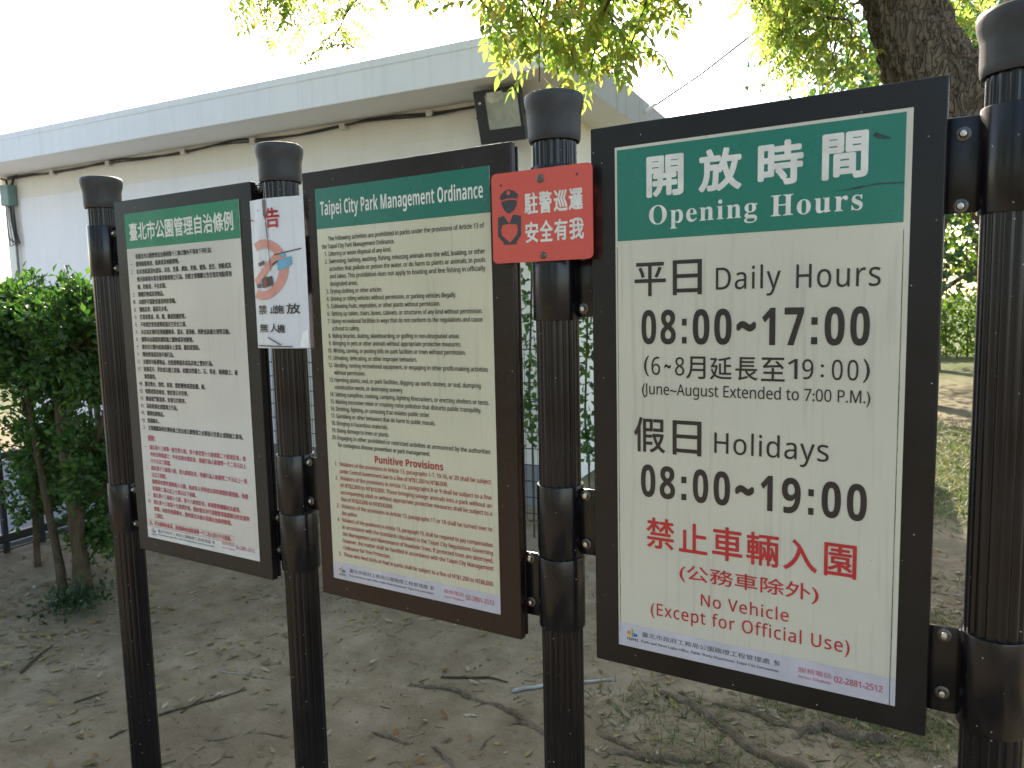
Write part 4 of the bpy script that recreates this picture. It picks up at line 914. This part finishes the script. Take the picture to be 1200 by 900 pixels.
k.poly([nuv(*c) for c in ((313.5, 254), (317, 262), (316.5, 250), (316, 236), (312, 236))]); k.poly([nuv(*c) for c in ((316, 262), (318.5, 282), (319.5, 280), (317.5, 262))]); k.build('stain', M_STAIN, pa); k = pink(.0042); strip(k, (306, 247), (307, 249), .004, 2); k.build('stain', M_STAIN, pa); k = pink(.0042); strip(k, (319, 282), (323, 318), .0022, 6); k.build('stain', M_STAIN, pa); k = pink(.0042); strip(k, (320, 395), (334, 404), .004, 4); k.build('stain', M_STAIN, pa); k = pink(.0042); strip(k, (308, 405), (344, 406), .004, 8)
k.build('stain', M_STAIN, pa)
k = pink(.0036); k.poly([nuv(*c) for c in ((350, 407), (359, 407), (357.5, 386), (352.5, 390), (350.5, 400))]); k.build('laminate_highlight', M_LAMINATE_HIGHLIGHT, pa)  # lit corner of the laminate, painted as a pale patch

# ------------------------------------------------------------------ things on the ground
M_TWIG = bark_mat('twig_bark', (.06, .048, .034), (.14, .115, .085), 40, .8); M_PALE = plain('pale_weathered_stick', (.27, .28, .28), .7, var=.25)
def stick(label, px, r, mat=M_TWIG, name='fallen_twig', group='twigs lying on the earth'):
    P = [on_z(a, b, 0) for a, b in px]; c = curve_pts(P, 14)
    for i_, p in enumerate(c): p.z = ground_z(p.x, p.y)+r*.8+.004*abs(nz(p.x, p.y, 20)); p.y += .012*nz(p.x, p.y, 14, 2)
    o = MB().tube(c, lerp_list([r, r*.9, r*.45], 14), 7, fn=lambda p, d, rr: 1+.15*noise.noise(p*60)).build(name, mat, None, True); tag(o, label, 'stick' if name != 'fallen_twig' else 'twig', group)
stick('long thin dark twig lying between the two left posts', [(187, 840), (230, 828), (262, 819), (289, 810)], .005)
stick('short thin twig left of the leftmost post', [(85, 823), (105, 818), (127, 811)], .0045)
stick('dark broken twig touching the foot of the leftmost post', [(128, 866), (140, 860), (151, 855)], .006)
stick('curved twig near the left edge below the hedge', [(26, 790), (40, 772), (62, 756)], .008)
stick('short twig on the earth right of the leftmost post', [(212, 838), (226, 828), (240, 820)], .004)
stick('thin bent twig below the middle board', [(516, 795), (545, 796), (576, 797), (596, 801)], .006)
stick('pale weathered stick lying behind the post with the red sign', [(600, 813), (640, 806), (680, 803), (718, 799)], .0085, M_PALE, 'pale_stick', None)
stick('faint pale stick lying left of the notice-wrapped post', [(254, 790), (285, 792), (325, 797)], .0022, M_PALE, 'pale_stick', None)

M_LIT = leaf_mat('fallen_leaf', [(.17, .12, .045), (.24, .19, .08), (.10, .07, .035), (.30, .24, .06), (.26, .24, .17), (.13, .09, .05), (.34, .32, .25), (.20, .10, .03)], .15, (1, .9, .6), .8)
lt = np.array([(0, 0, 0), (.3, .17, .10), (.68, .14, .06), (1, 0, .16), (.68, -.14, .12), (.3, -.17, .05), (.5, 0, .0)]); lf = np.array([(0, 1, 6), (1, 2, 6), (2, 3, 6), (3, 4, 6), (4, 5, 6), (5, 0, 6)])
n = 10500; X = rng.uniform(-6.0, 1.3, n); Y = rng.uniform(-.4, 4.2, n)
dens = np.array([.28+.9*nz(a, b, 1.5, 9)+.45*smooth(-1.8, -.3, a)+.6*smooth(1.2, .2, math.hypot(a+4.6, (b-.7)*1.3))+.2*nz(a, b, 6, 5) for a, b in zip(X, Y)]); keep = rng.uniform(0, 1, n) < dens; X, Y = X[keep], Y[keep]; n = len(X)
P = np.array([(a, b, ground_z(a, b)+.004) for a, b in zip(X, Y)]); D = np.stack([rng.normal(0, 1, n), rng.normal(0, 1, n), rng.normal(0, .12, n)], 1)
V, F = scatter((lt, lf), P, rots(n, D, .35), rng.uniform(.35, 1.25, n)**1.4*.05)
tag(np_mesh('leaf_litter', V, F, M_LIT), 'scattered dry yellow and brown fallen leaves on the earth', 'fallen leaves', kind='stuff')
# little debris: straws, bits of bark, crumbs of earth
n = 15000; X = rng.uniform(-5.9, 1.3, n); Y = rng.uniform(-.4, 3.4, n); keep = rng.uniform(0, 1, n) < np.array([.25+.7*nz(a, b, 2.2, 4)+.9*smooth(-1.6, -.4, a) for a, b in zip(X, Y)]); X, Y = X[keep], Y[keep]; n = len(X)
P = np.array([(a, b, ground_z(a, b)+.003) for a, b in zip(X, Y)]); D = np.stack([rng.normal(0, 1, n), rng.normal(0, 1, n), rng.normal(0, .06, n)], 1)
st = (np.array([(0, -.03, 0), (0, .03, 0), (1, .02, .03), (1, -.02, .03), (0, 0, .07), (1, 0, .08)]), np.array([(0, 3, 5), (0, 5, 4), (1, 4, 5), (1, 5, 2), (0, 4, 1), (3, 2, 5)]))
V, F = scatter(st, P, rots(n, D, .2), rng.uniform(.2, 1.15, n)**1.4*.05)
tag(np_mesh('plant_debris', V, F, leaf_mat('debris', [(.05, .04, .028), (.16, .135, .09), (.09, .07, .045), (.28, .25, .18)], .05, (1, 1, 1), .9)), 'fine straw and bark crumbs strewn on the earth', 'debris', kind='stuff')
n = 16000; X = rng.uniform(-5.9, 1.3, n); Y = rng.uniform(-.4, 3.6, n); keep = rng.uniform(0, 1, n) < np.array([.35+.9*nz(a, b, 2.8, 11) for a, b in zip(X, Y)]); X, Y = X[keep], Y[keep]; n = len(X)
P = np.array([(a, b, ground_z(a, b)+.001) for a, b in zip(X, Y)]); gr_ = (np.array([(1, 0, .1), (-.2, .9, 0), (-.9, -.1, .15), (.1, -.8, 0), (.15, .1, .75), (-.1, -.1, -.5)]), np.array([(0, 1, 4), (1, 2, 4), (2, 3, 4), (3, 0, 4), (1, 0, 5), (2, 1, 5), (3, 2, 5), (0, 3, 5)]))
V, F = scatter(gr_, P, rots(n, np.stack([rng.normal(0, 1, n), rng.normal(0, 1, n), rng.normal(0, .15, n)], 1), .5), .0022+.009*rng.uniform(0, 1, n)**5)
tag(np_mesh('grit', V, F, leaf_mat('grit_stone', [(.15, .12, .08), (.22, .18, .125), (.30, .26, .20), (.10, .08, .055)], .0, (1, 1, 1), .95)), 'fine grit and crumbs of earth on the trodden soil', 'grit', kind='stuff')
# grass
blade = (np.array([(0, -.045, 0), (0, .045, 0), (.5, .03, .05), (.5, -.03, .05), (1, 0, -.06)]), np.array([(0, 1, 2), (0, 2, 3), (3, 2, 4)]))
n = 120000; X = rng.uniform(-2.2, 1.4, n); Y = rng.uniform(.2, 4.2, n)
dens = np.array([smooth(-1.5, -.35, a + .55*nz(a, b, 1.7, 2))*(.36+1.0*nz(a, b, 2.6, 6)+.3*nz(a, b, 8, 1))*smooth(4.0, 2.6, b) for a, b in zip(X, Y)]); keep = rng.uniform(0, 1, n) < dens; X, Y = X[keep], Y[keep]
nf_ = 34000; X2 = rng.uniform(-1.6, 1.6, nf_); Y2 = rng.uniform(4.5, 11, nf_); kk = rng.uniform(0, 1, nf_) < np.array([.75+.9*nz(a, b, .9, 3) for a, b in zip(X2, Y2)])*np.interp(Y2, [4.5, 5.6, 8.6, 10], [0, 1, 1, .3])
X = np.concatenate([X, X2[kk]]); Y = np.concatenate([Y, Y2[kk]]); n = len(X)
P = np.array([(a, b, ground_z(a, b)-.002) for a, b in zip(X, Y)]); D = np.stack([rng.normal(0, .9, n), rng.normal(0, .9, n), rng.uniform(.1, .8, n)], 1)
V, F = scatter(blade, P, rots(n, D, .8), rng.uniform(.5, 1.3, n)*np.where(Y > 4.4, .11, .058))
tag(np_mesh('grass', V, F, leaf_mat('grass_blade', [(.04, .085, .02), (.07, .12, .03), (.12, .12, .05), (.20, .17, .10), (.05, .095, .022), (.09, .13, .035), (.11, .085, .05)], .35, (.95, 1, .5), .6)), 'thin patchy grass mixed with straw around the tree roots', 'grass', kind='stuff')
